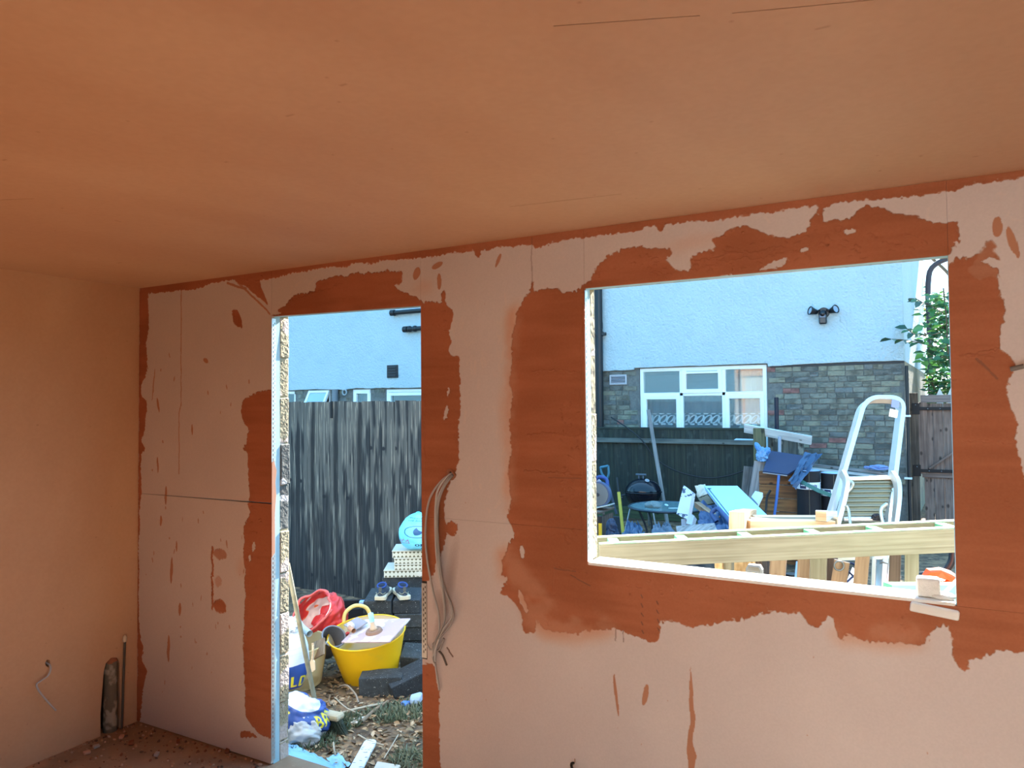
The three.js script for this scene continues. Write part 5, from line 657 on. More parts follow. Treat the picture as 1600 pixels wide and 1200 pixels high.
{
  const G = 'uprights under the timber frame';
  const up = (name, lab, cat, xa, xb, y, z, w, d, m, lean = 0.03, base = -0.13) => { const a = [(xa[0] + xb[0]) / 2, y, z]; return plank(name, lab, cat, [a[0] - lean * (y - base), base, z + 0.04], a, Math.abs(xb[0] - xa[0]) * w, d, m, [0, 0, 1]); };
  up('chipboard_strip', 'speckled chipboard upright nearest the blue tarpaulin, under the timber frame', 'board', [2.956, 0.961, -0.95], [2.992, 0.964, -0.95], 1.1, -0.97, 1, 0.05, chip, 0);
  up('post', 'smooth pale post right beside the speckled chipboard upright, under the frame', 'post', [2.992, 0.964, -0.95], [3.03, 0.968, -0.95], 1.1, -1.0, 1, 0.06, wood.pine, 0.0);
  up('rough_board', 'rough board with a wavy bark edge, behind the grey plastic handle', 'board', [2.997, 0.935, -1.1], [3.112, 0.947, -1.1], 1.1, -1.12, 1, 0.02, chip, 0.02);
  up('short_board', 'brown upright board between the grey handle and the dark blue drum', 'board', [3.22, 0.997, -0.9], [3.289, 1.003, -0.9], 1.13, -0.94, 1, 0.024, wood.old, 0.08);
  up('short_board', 'brown upright board right after the dark blue drum', 'board', [3.341, 1.018, -0.85], [3.391, 1.023, -0.85], 1.14, -0.9, 1, 0.03, wood.old, 0.06);
  up('short_board', 'wide plaster-splashed board in front of the ladder foot', 'board', [3.397, 1.034, -0.8], [3.463, 1.03, -0.85], 1.14, -0.85, 1, 0.03, wood.pine, 0.05);
  up('short_board', 'brown board with a broken top just inside the ladder rails', 'board', [3.459, 0.971, -1.15], [3.525, 0.978, -1.15], 1.0, -1.15, 1, 0.022, wood.old, 0.16);
  up('short_board', 'narrow brown upright board in front of the right ladder rail', 'board', [3.56, 0.991, -1.1], [3.618, 0.997, -1.1], 1.12, -1.12, 1, 0.022, wood.old, 0.1);
  up('dark_board', 'dark stained board between the ladder and the thick post', 'board', [3.691, 0.999, -1.2], [3.738, 1.004, -1.2], 1.14, -1.22, 1, 0.03, wood.dark, 0.05);
  up('thick_post', 'thick two-toned timber post holding up the end of the frame', 'post', [3.746, 1.09, -0.82], [3.814, 1.067, -1.05], 1.15, -1.06, 0.8, 0.08, wood.pine, 0.03);
  plank('green_beam', 'greenish beam low behind the sunny corner of the sill', 'beam', [3.7, 1.025, -0.5], [4.004, 1.004, -0.75], 0.05, 0.07, green);
  const d = thing('blue_drum', 'glossy dark blue drum glimpsed between two brown boards', 'drum', [[3.215, 0.812, -1.5][0], -0.12, -1.55]); part('drum_body', new THREE.CylinderGeometry(0.11, 0.12, 0.82, 28).translate(0, 0.41, 0), M(0x1d3350, 0.25), d); part('drum_dome', new THREE.SphereGeometry(0.11, 28, 12, 0, 7, 0, 1.57).scale(1, 0.9, 1), M(0x1d3350, 0.25), d, [0, 0.82, 0]); part('drum_cap', new THREE.CylinderGeometry(0.035, 0.035, 0.04, 16), M(0x0d1624, 0.4), d, [0, 0.93, 0]);
  tag(part('blue_strip', barGeo([3.285, 0.947, -1.3], [3.282, 0.806, -1.2], 0.03, 0.012, [0, 0, 1], 0.002, false), M(0x6f9fe0, 0.4)), 'thin light blue strip beside the dark blue drum', 'strip');
  { const h = [3.244, 1.043, -0.42], t = thing('grey_tool', 'worn grey plastic loop handle poking up over the sill', 'handle', [h[0], h[1] - 0.055, h[2]]), g = M(0xffffff, 0.7, { map: tex(128, 128, (u, v) => mix3([112, 114, 112], [92, 86, 74], sm(0.5, 0.7, fbm(u * 8, v * 8, 4, 8)))) }); part('loop', extrude(shape([[-0.03, -0.02], [0.03, -0.02], [0.031, 0.1], [0.022, 0.116], [-0.022, 0.116], [-0.031, 0.1]], [[[-0.018, 0], [0.018, 0], [0.018, 0.088], [-0.018, 0.088]]]), 0.04, 0.006), g, t); part('shaft', box(0.04, 1.0, 0.035, 0.01), g, t, [0, -0.51, 0.02]); }
  { const t = thing('white_board', 'bluish white board leaning behind the boards inside the ladder', 'board', [0, 0, 0]); part('board_face', slab4([[3.437, 0.716, -1.75], [3.528, 0.726, -1.75], [3.516, 0.775, -1.95], [3.471, 0.803, -2]], 0.02), M(0x5f86ac, 0.6), t); part('board_foot', slab4([[3.441, 0.71, -1.7], [3.531, 0.721, -1.7], [3.527, 0.741, -1.76], [3.443, 0.731, -1.76]], 0.02), M(0x6c747c, 0.5), t); }
  tag(part('wire_tangle', tube([[3.459, 0.88, -1.6], [3.494, 0.9, -1.62], [3.531, 0.874, -1.6], [3.492, 0.832, -1.55], [3.46, 0.797, -1.5], [3.489, 0.768, -1.5], [3.524, 0.808, -1.6], [3.48, 0.863, -1.6]], 0.006, 80, 6), M(0x1d2c50, 0.5)), 'dark blue wire looped in front of the bluish white board', 'wire');
  tag(part('metal_ring', new THREE.TorusGeometry(0.021, 0.004, 8, 28), M(0x6c7070, 0.35, { metalness: 0.8 }), scene, [3.481, 0.982, -1.12], [0, 0.4, 0]), 'small metal ring hanging at the broken top of a brown board', 'ring');
}
{ // bundle of offcuts behind the frame, their tops in the sun
  const t = thing('timber_stack', 'bundle of stacked timber lengths behind the frame with a fat block at its near end', 'timber', [0, 0, 0]), z = -1.3;
  const p0 = [3.018, 1.14, -1.25], p1 = [3.418, 1.129, -1.5];
  part('end_block', rough(metreUV(barGeo([3.017, 1.141, -1.15], [2.993, 1.096, -1.6], 0.075, 0.11), 4, 1), 0.008, 3, 20), wood.fresh, t);
  for (let i = 0; i < 3; i++) part('length', barGeo([p0[0] + 0.03, p0[1] - 0.02, p0[2] - 0.075 * i], [p1[0], p1[1] - 0.02, p1[2] - 0.075 * i], 0.07, 0.05), [wood.fresh, wood.pine, wood.fresh][i], t);
  for (let i = 0; i < 3; i++) part('length', barGeo([p0[0] + 0.02, p0[1] - 0.08, p0[2] - 0.075 * i], [p1[0] + 0.06, p1[1] - 0.08, p1[2] - 0.075 * i], 0.07, 0.06), [wood.pine, wood.fresh, wood.pine][i], t);
  for (let i = 0; i < 2; i++) part('bearer', wbox(0.06, p0[1] + 0.02, 0.2), wood.dark, t, [p0[0] + 0.06 + i * 0.33, (p0[1] - 0.11 - 0.13) / 2, -1.4 - i * 0.05]);
  const s = thing('stub', 'pale square timber stub standing on the stack by the felt rolls', 'timber', [0, 0, 0]); part('stub_body', barGeo([3.376, 1.163, -1.42], [3.394, 1.12, -1.75], 0.055, 0.055), wood.pale, s); part('stub_end', barGeo([3.376, 1.164, -1.405], [3.375, 1.163, -1.425], 0.05, 0.05), wood.fresh, s);
}
{ // orange bag, hose and dark sheeting at the sunny corner
  const c = [3.876, 0.842, -1.7], t = thing('orange_bag', 'orange plastic carrier bag with a cut-out handle beyond the sunny sill corner', 'bag', [c[0], c[1], c[2]]), om = P(0xe8661c, 0.45, { side: THREE.DoubleSide, transmission: 0.25 });
  const hs = shape([[-0.11, -0.1], [0.12, -0.1], [0.11, 0.0], [0.06, 0.035], [0.02, 0.05], [-0.03, 0.04], [-0.06, 0.0], [-0.1, -0.02]], [[[-0.025, 0.0], [0.0, 0.02], [0.04, 0.015], [0.065, 0.0], [0.03, -0.008], [0.0, -0.008]]]), g = new THREE.ExtrudeGeometry(hs, { depth: 0.03, steps: 3, bevelEnabled: true, bevelSize: 0.006, bevelThickness: 0.01, bevelSegments: 2 }); part('handle_flap', rough(g, 0.03, 3, 22), om, t); part('bag_body', lump(0.14, 0.2, 0.12, 4, 0.25), om, t, [0.0, -0.2, -0.08]);
  const k = thing('plastic_crate', 'dark crate holding up the orange bag', 'crate', [c[0], -0.13, c[2] - 0.08]); part('crate_wall', merge([[-0.17, 0], [0.17, 0]].map(([x]) => shift(box(0.02, c[1] - 0.22, 0.3, 0.004), x, (c[1] - 0.22) / 2, 0)).concat([-0.14, 0.14].map((zz) => shift(box(0.34, c[1] - 0.22, 0.02, 0.004), 0, (c[1] - 0.22) / 2, zz)))), M(0x23262c, 0.6), k); part('crate_top', box(0.35, 0.02, 0.31, 0.004), M(0x2c3036, 0.6), k, [0, c[1] - 0.21, 0]);
  tag(part('black_hose', tube([[3.97, 0.913, -2.2], [3.959, 0.841, -2.2], [3.931, 0.795, -2.2], [3.881, 0.765, -2.2], [3.811, 0.741, -2.25], [3.762, 0.685, -2.3]], 0.02, 30, 8), M(0x12161f, 0.4)), 'black hose curving behind the orange bag', 'hose');
  tag(part('dark_sheeting', sheet([[2.62, -0.11, -0.35], [4.7, -0.11, -0.35], [4.7, -0.1, -3.3], [2.75, -0.1, -3.3]], 70, 70, 0.05, 51, 9), M(0x11161d, 0.75, { side: THREE.DoubleSide })), 'wide dark plastic sheeting on the ground below the frame and orange bag', 'sheeting');
  tag(part('white_stick', tube([[3.868, 1.107, -0.18], [3.894, 1.121, -0.25], [3.919, 1.136, -0.32]], 0.006, 8, 8), M(0xe8e8e0, 0.5)), 'thin white stick leaning out of the sunny sill corner', 'stick');
}

// ---------------------------------------------------------------- the strip of ground seen through the doorway
const yellow = M(0xffffff, 0.5, { map: tex(256, 256, (u, v) => { const s = sm(0.6, 0.8, fbm(u * 12, v * 12, 4, 12)); return mix3([250, 192, 16], [226, 190, 90], s * 0.5); }) });
function tub(name, lab, pos, r0, r1, h, mat, inner, tilt) {
  const t = thing(name, lab, 'tub', pos); t.rotation.set(...tilt);
  part('tub_body', new THREE.LatheGeometry([[0, 0], [r0 - 0.02, 0], [r0, 0.015], [r0 + (r1 - r0) * 0.5, h * 0.5], [r1, h - 0.012], [r1 + 0.008, h - 0.004], [r1 + 0.004, h + 0.004], [r1 - 0.004, h]].map((q) => new THREE.Vector2(...q)), 48), mat, t);
  part('tub_inside', new THREE.LatheGeometry([[0, 0.012], [r0 - 0.01, 0.014], [r0 + (r1 - r0) * 0.5 - 0.006, h * 0.5], [r1 - 0.005, h - 0.002]].map((q) => new THREE.Vector2(...q)), 48), inner, t);
  return t;
}
{
  const t = tub('yellow_tub', 'bright yellow flexible tub with a plaster hawk laid across its rim', [0.442, -0.15, -1.457], 0.185, 0.262, 0.33, yellow, M(0xffffff, 0.8, { map: tex(128, 128, (u, v) => mix3([214, 190, 150], [214, 170, 70], sm(0.5, 0.7, fbm(u * 8, v * 6, 4, 8, 6)))) }), [0.17, 0, -0.02]);
  for (const a of [3.75]) { const c = Math.cos(a) * 0.255, d = Math.sin(a) * 0.255, tx = -Math.sin(a), tz = Math.cos(a); part('tub_handle', tube([[c + tx * -0.1, 0.325, d + tz * -0.1], [c * 1.06 + tx * -0.075, 0.385, d * 1.06 + tz * -0.075], [c * 1.1, 0.415, d * 1.1], [c * 1.06 + tx * 0.075, 0.385, d * 1.06 + tz * 0.075], [c + tx * 0.1, 0.325, d + tz * 0.1]], 0.014, 40, 10), M(0xe0c272, 0.55), t); }
  part('worn_label', new THREE.CylinderGeometry(0.2085, 0.199, 0.07, 20, 1, true, -0.75, 0.5), M(0xffffff, 0.8, { map: tex(64, 64, (u, v) => mix3([196, 182, 140], [206, 170, 60], sm(0.45, 0.6, fbm(u * 6, v * 6, 4)))) }), t, [0, 0.135, 0]);
}
{ // hawk with its handle up, and a steel float lying on it
  const c = [0.594, 0.224, -1.33], t = thing('plaster_hawk', 'square plaster hawk with a pale blue-topped handle lying on the yellow tub', 'hawk', c); t.rotation.set(0.2, 0.2, 0.06, 'XYZ');
  const pl = M(0xffffff, 0.85, { map: tex(256, 256, (u, v) => { const e = Math.min(u, 1 - u, v, 1 - v), s = sm(0.42, 0.58, fbm(u * 6, v * 6, 4)); return mix3([186, 158, 158], [222, 206, 206], s * sm(0.04, 0.12, e)); }), bumpMap: grit, bumpScale: 0.003 });
  const g = metreUV(rough(new RoundedBoxGeometry(0.36, 0.01, 0.32, 3, 0.003), 0.004, 2, 12), 2.6, 2.6, 0.5, 0.5); part('plate', g, pl, t);
  part('boss', new THREE.CylinderGeometry(0.05, 0.058, 0.018, 28), M(0x8a6a58, 0.9), t, [-0.0, 0.014, 0.03]); part('handle', new THREE.LatheGeometry([[0, 0], [0.03, 0], [0.022, 0.02], [0.015, 0.045], [0.017, 0.09], [0.019, 0.115], [0, 0.125]].map((q) => new THREE.Vector2(...q)), 24), M(0xffffff, 0.6, { map: tex(64, 128, (u, v) => v > 0.55 ? mix3([150, 206, 218], [214, 214, 196], fbm(u * 5, v * 8, 3) * 0.6) : [206, 178, 150]) }), t, [0, 0.02, 0.03]);
  const f = thing('plaster_float', 'small grey steel float with a wooden handle lying on the hawk', 'float', [0.421, 0.226, -1.33]); f.rotation.set(0.35, -0.35, 0.1); part('blade', rough(new RoundedBoxGeometry(0.15, 0.008, 0.11, 2, 0.003), 0.003, 3), M(0x9a8c8e, 0.6), f, [0, 0.02, 0]); part('handle', tube([[0.03, 0.03, 0.06], [0.08, 0.05, 0.075], [0.12, 0.045, 0.075]], 0.017, 14, 10), M(0xb98a6c, 0.7), f); part('plaster_dab', lump(0.03, 0.02, 0.02, 3, 0.3), M(0xdcd0cc, 0.9), f, [0.05, 0.055, 0.055]);
}
{
  const t = tub('beige_tub', 'dirty beige tub half hidden behind the jamb and the broom handle', [0.087, -0.15, -1.099], 0.17, 0.225, 0.29, M(0xffffff, 0.6, { map: tex(256, 256, (u, v) => { const d = sm(0.5, 0.7, fbm(u * 9, v * 9, 4, 9)); return mix3(mix3([212, 194, 146], [182, 160, 112], d), [168, 130, 60], sm(0.28, 0.1, v) * sm(0.3, 0.6, fbm(u * 12, v * 12, 3, 12))); }) }), M(0x9c8a64, 0.85), [0.06, 0, 0]);
  const o = t.position, rel = (q) => q; 
  tag(part('plywood_scrap', slab4([[0.275, 0.058, -1.05], [0.382, 0.117, -1.05], [0.34, 0.204, -1.1], [0.237, 0.155, -1.1]], 0.012), wood.old), 'brown plywood scrap standing in the beige tub', 'board');
  const s = thing('wooden_spoon', 'pale wooden paddle hanging over the front of the beige tub', 'paddle', [0.467, 0.152, -0.87]); part('paddle_blade', rough(extrude(shape([[-0.022, -0.065], [0.0, -0.08], [0.026, -0.06], [0.02, -0.01], [0.006, 0.0], [-0.006, 0.0], [-0.02, -0.02]]), 0.008, 0.002), 0.003), wood.fresh, s); part('paddle_handle', tube([[0, -0.005, 0.004], [0.004, 0.06, 0.004], [0.0, 0.1, 0.0]], 0.008, 14, 8), wood.fresh, s);
  tag(part('plastic_tube', tube([[0.071, 0.294, -1.12], [0.153, 0.259, -1.08], [0.273, 0.236, -1.04]], 0.022, 14, 12), M(0xb8bcb8, 0.5)), 'pale grey pipe poking out of the red bag in front', 'pipe');
  const b = thing('grey_bucket', 'squashed grey bucket between the beige and the yellow tub', 'bucket', [0.263, 0.121, -1.25]); b.rotation.set(0.5, 0.2, -0.7); part('bucket_side', new THREE.LatheGeometry([[0.055, -0.12], [0.075, 0.06], [0.08, 0.066], [0.074, 0.068], [0.05, -0.115]].map((q) => new THREE.Vector2(...q)), 30), M(0x58585e, 0.6, { side: THREE.DoubleSide }), b); part('bucket_rim', new THREE.TorusGeometry(0.08, 0.006, 8, 36).rotateX(Math.PI / 2), M(0x77767c, 0.5), b, [0, 0.066, 0]); part('bucket_base', new THREE.CylinderGeometry(0.054, 0.054, 0.01, 24), M(0x6a6a70, 0.6), b, [0, -0.118, 0]);
}
{ // crumpled red and white carrier bag, open towards the door
  const t = thing('red_bag', 'crumpled red and white plastic bag gaping open above the beige tub', 'bag', [-0.016, 0.203, -1.45]);
  const m = P(0xffffff, 0.45, { side: THREE.DoubleSide, transmission: 0.15, map: tex(256, 256, (u, v) => { const s = fbm(u * 5 + 1.5 * fbm(u * 3, v * 3, 2, 3), v * 5, 3, 5); return s > 0.475 ? [236, 214, 210] : s > 0.445 ? [238, 120, 70] : mix3([222, 58, 44], [196, 40, 44], fbm(u * 14, v * 14, 3, 14)); }) });
  t.rotation.set(0.85, 0.3, 0.1); part('bag_body', lump(0.19, 0.17, 0.17, 6, 0.16, 0.3, 2.4), m, t); part('bag_lip', new THREE.TorusGeometry(0.158, 0.01, 8, 60).rotateX(Math.PI / 2), M(0xd85a50, 0.5), t, [0, 0.1, 0]); rough(t.children[1].geometry, 0.07, 5, 9); part('crumpled_inside', lump(0.12, 0.06, 0.11, 8, 0.35), m, t, [0.01, -0.06, 0]); part('bag_tail', lump(0.14, 0.06, 0.08, 12, 0.3), m, t, [0.06, -0.08, 0.13]);
}
{ // builders' sacks, printed
  const sack = canvasTex(512, 512, (g, w, h) => { g.fillStyle = '#d6dde8'; g.fillRect(0, 0, w, h); for (let i = 0; i < 900; i++) { g.fillStyle = ['#c4ccd8', '#e2e7ee', '#b8c2d0'][i % 3]; g.globalAlpha = 0.25; g.fillRect((i * 97) % w, (i * 61) % h, 10 + (i * 7) % 30, 3); } g.globalAlpha = 1; g.fillStyle = '#2f5098'; g.beginPath(); g.moveTo(0, 290); g.quadraticCurveTo(256, 240, 512, 290); g.lineTo(512, 420); g.quadraticCurveTo(256, 500, 0, 420); g.fill(); g.fillStyle = '#e8d63a'; g.font = 'bold 74px sans-serif'; g.textAlign = 'center'; g.fillText('BUILD', 128, 372); g.fillText('BUILD', 384, 372); });
  const t = thing('sand_sack', 'white sack with a blue band and yellow lettering leaning at the jamb', 'sack', [0.245, 0.119, -0.86]), m = M(0xffffff, 0.55, { map: sack }); part('sack_body', lump(0.14, 0.235, 0.1, 4, 0.07), m, t, [0, 0, 0], [0, 0.72, 0]); part('sack_mouth', lump(0.1, 0.05, 0.07, 14, 0.3), M(0xd2dae6, 0.6), t, [-0.01, 0.21, -0.01]);
  const bag2 = canvasTex(512, 256, (g, w, h) => { g.fillStyle = '#d4d8dc'; g.fillRect(0, 0, w, h); g.fillStyle = '#34539a'; g.fillRect(0, 50, w, 76); g.fillStyle = '#e8d63a'; g.font = 'bold 56px sans-serif'; g.textAlign = 'center'; g.fillText('BAG', 256, 104); g.fillText('BAG', 60, 104); });
  const s = thing('rubble_sack', 'slumped clear and blue plastic sack on the ground in front of the broom', 'sack', [0.668, -0.15, -0.556]); s.position.y = -0.06; part('sack_body', lump(0.17, 0.13, 0.14, 9, 0.2), P(0xffffff, 0.4, { map: bag2, transmission: 0.1 }), s, [0, 0, 0], [0.15, 0.3, -0.35]); part('sack_skirt', lump(0.11, 0.09, 0.09, 19, 0.2), P(0xc9ccce, 0.4, { transmission: 0.3 }), s, [0.08, -0.04, 0.06]);
  tag(part('red_scrap', rough(new RoundedBoxGeometry(0.1, 0.02, 0.05, 2, 0.008), 0.02, 3, 25), M(0xd8424e, 0.5), scene, [[0.348, -0.13, -0.842][0], -0.115, [0.348, -0.13, -0.842][2]], [0, 0.5, 0]), 'scrap of red plastic on the ground behind the broom head', 'plastic');
}
{ // broom leaning in the door's edge
  const f = [0.694, -0.055, -0.668], top = [0.712, 0.859, -0.42], t = thing('broom', 'broom with a wooden head, standing bristles down with its handle against the jamb', 'broom', f), r = (q) => [q[0] - f[0], q[1] - f[1], q[2] - f[2]];
  const e0 = r([0.546, -0.055, -0.651]), e1 = r([0.875, -0.055, -0.674]);
  part('head', rough(metreUV(barGeo(e0, e1, 0.075, 0.035, [0, 1, 0], 0.014, false), 4, 1), 0.004), M(0xffffff, 0.7, { map: tex(64, 128, (u, v) => mix3([190, 178, 152], [150, 136, 110], fbm(u * 5, v * 5, 4))) }), t);
  part('handle', tube([[0, 0.01, 0], r(top).map((v) => v * 0.5), r(top)], 0.0135, 30, 12), wood.pine, t); part('socket', new THREE.CylinderGeometry(0.018, 0.024, 0.06, 14), M(0x9a978c, 0.6), t, [-0.005, 0.03, 0], [0.3, 0, 0.2]);
  const im = new THREE.InstancedMesh(new THREE.CylinderGeometry(0.0016, 0.0012, 0.09, 4).translate(0, -0.045, 0), M(0x39463c, 0.7), 700), m = new THREE.Matrix4(), q = new THREE.Quaternion(), A = v3(e0), B = v3(e1); for (let i = 0; i < 700; i++) { const k = rnd(), c = A.clone().lerp(B, k), s = R(-0.03, 0.03); q.setFromEuler(new THREE.Euler(s * 12 + R(-0.3, 0.3), 0, (k - 0.5) * 0.8 + R(-0.4, 0.4))); m.compose(c.add(new THREE.Vector3(s * 0.3, -0.012, s)), q, new THREE.Vector3(1, 1, 1)); im.setMatrixAt(i, m); } im.name = 'bristles'; stuff(im); t.add(im);
}
// dark concrete blocks: a stack in the corner and two on the ground
{
  const bm = [[64, 70, 74], [54, 60, 66], [72, 76, 78]].map((c, i) => M(0xffffff, 0.95, { map: tex(128, 128, (u, v) => { const n = vn(u * 60 + i, v * 60, 60); return mix3(c, n > 0.93 ? [190, 190, 186] : c.map((q) => q * 0.65), n > 0.93 ? 0.7 : fbm(u * 8 + i, v * 8, 4)); }), bumpMap: grit, bumpScale: 0.006 }));
  const geos = [[0.44, 0.1, 0.215], [0.28, 0.13, 0.17], [0.215, 0.1, 0.215], [0.212, 0.1, 0.4]].map(([a, b, c], i) => metreUV(rough(new RoundedBoxGeometry(a, b, c, 4, 0.007), 0.008, i * 9, 18), 3, 3));
  let k = 0; const block = (lab, g, p, rot) => { const m = part('concrete_block', geos[g], bm[k++ % 3], scene, p, rot); tag(m, lab, 'concrete block', 'dark concrete blocks by the yellow tub'); return m; };
  block('dark concrete block lying square in front of the yellow tub', 1, [[0.699, -0.15, -1.26][0], -0.085, [0.699, -0.15, -1.26][2]], [0, 0.55, 0.02]);
  block('dark concrete block tipped on edge, nearest the grass tuft', 1, [[0.852, -0.15, -1.353][0], -0.075, [0.852, -0.15, -1.353][2]], [0.25, 0.95, 0.1]);
  block('dark concrete block tumbled between the yellow tub and the stack', 1, [[0.716, -0.15, -1.534][0] + 0.02, -0.04, [0.716, -0.15, -1.534][2] - 0.12], [0.35, 0.4, -0.2]);
  const lv = ['lowest', 'second', 'third', 'top'];
  for (let i = 0; i < 4; i++) { block(`dark concrete block end-on, ${lv[i]} of the column right behind the yellow tub`, 3, [0.1 + R(-0.008, 0.008), -0.1 + i * 0.102, -1.99 + R(-0.012, 0.012)], [0, 0.55 + R(-0.04, 0.04), 0]); block(`dark concrete block end-on, ${lv[i]} of the column nearest the doorway edge`, 3, [0.29 + R(-0.008, 0.008), -0.1 + i * 0.102, -2.105 + R(-0.012, 0.012)], [0, 0.55 + R(-0.04, 0.04), 0]); }
  for (let i = 0; i < 5; i++) block(`dark concrete block, ${['lowest', 'second', 'third', 'fourth', 'uppermost'][i]} of the rear pile under the patterned boxes`, 0, [0.02 + R(-0.01, 0.01), -0.153 + i * 0.102, -2.48 + R(-0.01, 0.01)], [0, 0.55 + R(-0.04, 0.04), 0]);
  // shoes, heels towards the door
  const topY = -0.1 + 3 * 0.102 + 0.05;
  const shoe = (lab, p, ry) => { const t = thing('shoe', lab, 'shoe', p, ry, 'pair of work shoes'); const so = [[-0.036, 0.13], [0.036, 0.13], [0.04, 0.08], [0.036, 0.0], [0.046, -0.09], [0.036, -0.15], [0.0, -0.165], [-0.036, -0.15], [-0.046, -0.09], [-0.036, 0], [-0.04, 0.08]]; const curve = new THREE.SplineCurve([...so, so[0]].map((q) => new THREE.Vector2(...q))).getPoints(50); part('sole', new THREE.ExtrudeGeometry(new THREE.Shape(curve), { depth: 0.022, bevelEnabled: true, bevelSize: 0.004, bevelThickness: 0.004, bevelSegments: 2 }).rotateX(Math.PI / 2).translate(0, 0.032, 0), M(0xc8bfa6, 0.7), t);
    const g = new THREE.SphereGeometry(1, 36, 24), a = g.attributes.position; for (let i = 0; i < a.count; i++) { const x = a.getX(i), y = a.getY(i), z = a.getZ(i), k = (z + 1) / 2, hgt = lerp(0.045, 0.085, sm(0.35, 0.85, k)); a.setXYZ(i, x * lerp(0.044, 0.038, k), y > 0 ? 0.03 + y * hgt : 0.03 + y * 0.008, z * 0.148 - 0.015); } g.computeVertexNormals(); part('upper', g, M(0x333d4c, 0.75), t);
    part('collar', new THREE.TorusGeometry(0.032, 0.007, 8, 28).scale(1, 1.5, 1).rotateX(1.75).translate(0, 0.1, 0.05), M(0x1f3a78, 0.7), t); part('opening', new THREE.SphereGeometry(0.03, 16, 10).scale(1, 0.3, 1.4).translate(0, 0.1, 0.05), M(0x10182c, 0.9), t); part('heel_tab', box(0.024, 0.035, 0.008, 0.003), M(0x4a4c48, 0.7), t, [0, 0.085, 0.118], [-0.15, 0, 0]); part('trim', tube([[-0.036, 0.055, 0.09], [-0.02, 0.05, 0.122], [0, 0.066, 0.133], [0.02, 0.05, 0.122], [0.036, 0.055, 0.09]], 0.0025, 20, 5), M(0x9a9478, 0.6), t); return t; };
  shoe('dark blue shoe with a tan sole on the blocks, nearer the tall fence', [0.165, topY + 0.004, -1.93], 0.5); shoe('dark blue shoe with a tan sole on the blocks, turned toward the boxes', [0.29, topY + 0.004, -2.0], 0.85);
  // white patterned boxes
  const box0 = canvasTex(256, 64, (g, w, h) => { g.fillStyle = '#cfccba'; g.fillRect(0, 0, w, h); g.fillStyle = '#5c563e'; for (let i = 0; i < 8; i++) { g.beginPath(); g.moveTo(i * 32 + 3, 4); g.lineTo(i * 32 + 29, 4); g.lineTo(i * 32 + 16, 26); g.fill(); g.beginPath(); g.moveTo(i * 32 + 3, 62); g.lineTo(i * 32 + 29, 62); g.lineTo(i * 32 + 16, 40); g.fill(); } });
  box0.wrapS = box0.wrapT = THREE.RepeatWrapping; const pm = M(0xffffff, 0.7, { map: box0 }), lidM = M(0xd2cebf, 0.8);
  const hy = -0.153 + 4 * 0.102 + 0.05; let y = hy + 0.004; const L = [[600, 'lowest and longest white patterned box of the stack on the dark blocks'], [616, 'white patterned box, second from the bottom of the stack on the dark blocks'], [617, 'white patterned box, third from the bottom of the stack on the dark blocks'], [613, 'topmost white patterned box of the stack, under the cyan bag']];
  L.forEach(([px, lab], i) => { const t = thing('patterned_box', lab, 'box', [0, y, 0], 0, 'white patterned boxes'), e = i === 0 ? [-0.092, 0.323, -2.26] : i === 3 ? [-0.036, 0.479, -2.3] : [-0.016, 0.402, -2.3]; t.position.set(e[0], y, e[2]); t.rotation.y = 0.55; const w = 0.42, hh = [0.062, 0.05, 0.05, 0.058][i]; const g = new THREE.BoxGeometry(w, hh - 0.006, 0.3); const uv = g.attributes.uv; for (let j = 0; j < uv.count; j++) uv.setX(j, uv.getX(j) * 1.6); part('box_body', g.translate(w / 2, (hh - 0.006) / 2, -0.15), pm, t); part('box_lid', box(w + 0.008, 0.008, 0.308, 0.003), lidM, t, [w / 2, hh - 0.004, -0.15]); part('box_tab', box(0.05, hh * 0.6, 0.004, 0.001), lidM, t, [0.3, hh * 0.45, 0.003]); y += hh; });
  const cb = canvasTex(512, 512, (g, w, h) => { g.fillStyle = '#7fdcf6'; g.fillRect(0, 0, w, h); for (let i = 0; i < 40; i++) { g.fillStyle = i % 2 ? '#9ae8fa' : '#62cbee'; g.globalAlpha = 0.3; g.beginPath(); g.ellipse((i * 131) % w, (i * 89) % h, 40, 18, i, 0, 7); g.fill(); } g.globalAlpha = 1; g.fillStyle = '#123a5c'; g.textAlign = 'center'; for (const x of [128, 384]) { g.font = 'bold 22px sans-serif'; g.fillText('A BAG FOR LIFE', x, 110); g.fillText('USE AGAIN', x, 138); g.lineWidth = 5; g.strokeStyle = '#1a5a8c'; g.beginPath(); g.ellipse(x, 225, 54, 46, 0, 0, 7); g.stroke(); g.fillStyle = '#1a5a8c'; g.beginPath(); g.moveTo(x - 8, 250); g.quadraticCurveTo(x - 24, 215, x, 190); g.quadraticCurveTo(x + 4, 215, x + 22, 222); g.quadraticCurveTo(x + 18, 256, x - 8, 250); g.fill(); g.fillStyle = '#123a5c'; g.font = 'bold 30px sans-serif'; g.fillText('OPEN', x + 30, 345); g.font = 'bold 20px sans-serif'; g.fillText('HERE', x + 40, 372); g.strokeStyle = '#a06aa8'; g.lineWidth = 4; g.beginPath(); g.moveTo(x - 90, 320); g.lineTo(x - 84, 290); g.lineTo(x - 72, 308); g.lineTo(x - 62, 288); g.lineTo(x - 50, 308); g.lineTo(x - 38, 290); g.lineTo(x - 34, 320); g.closePath(); g.stroke(); } });
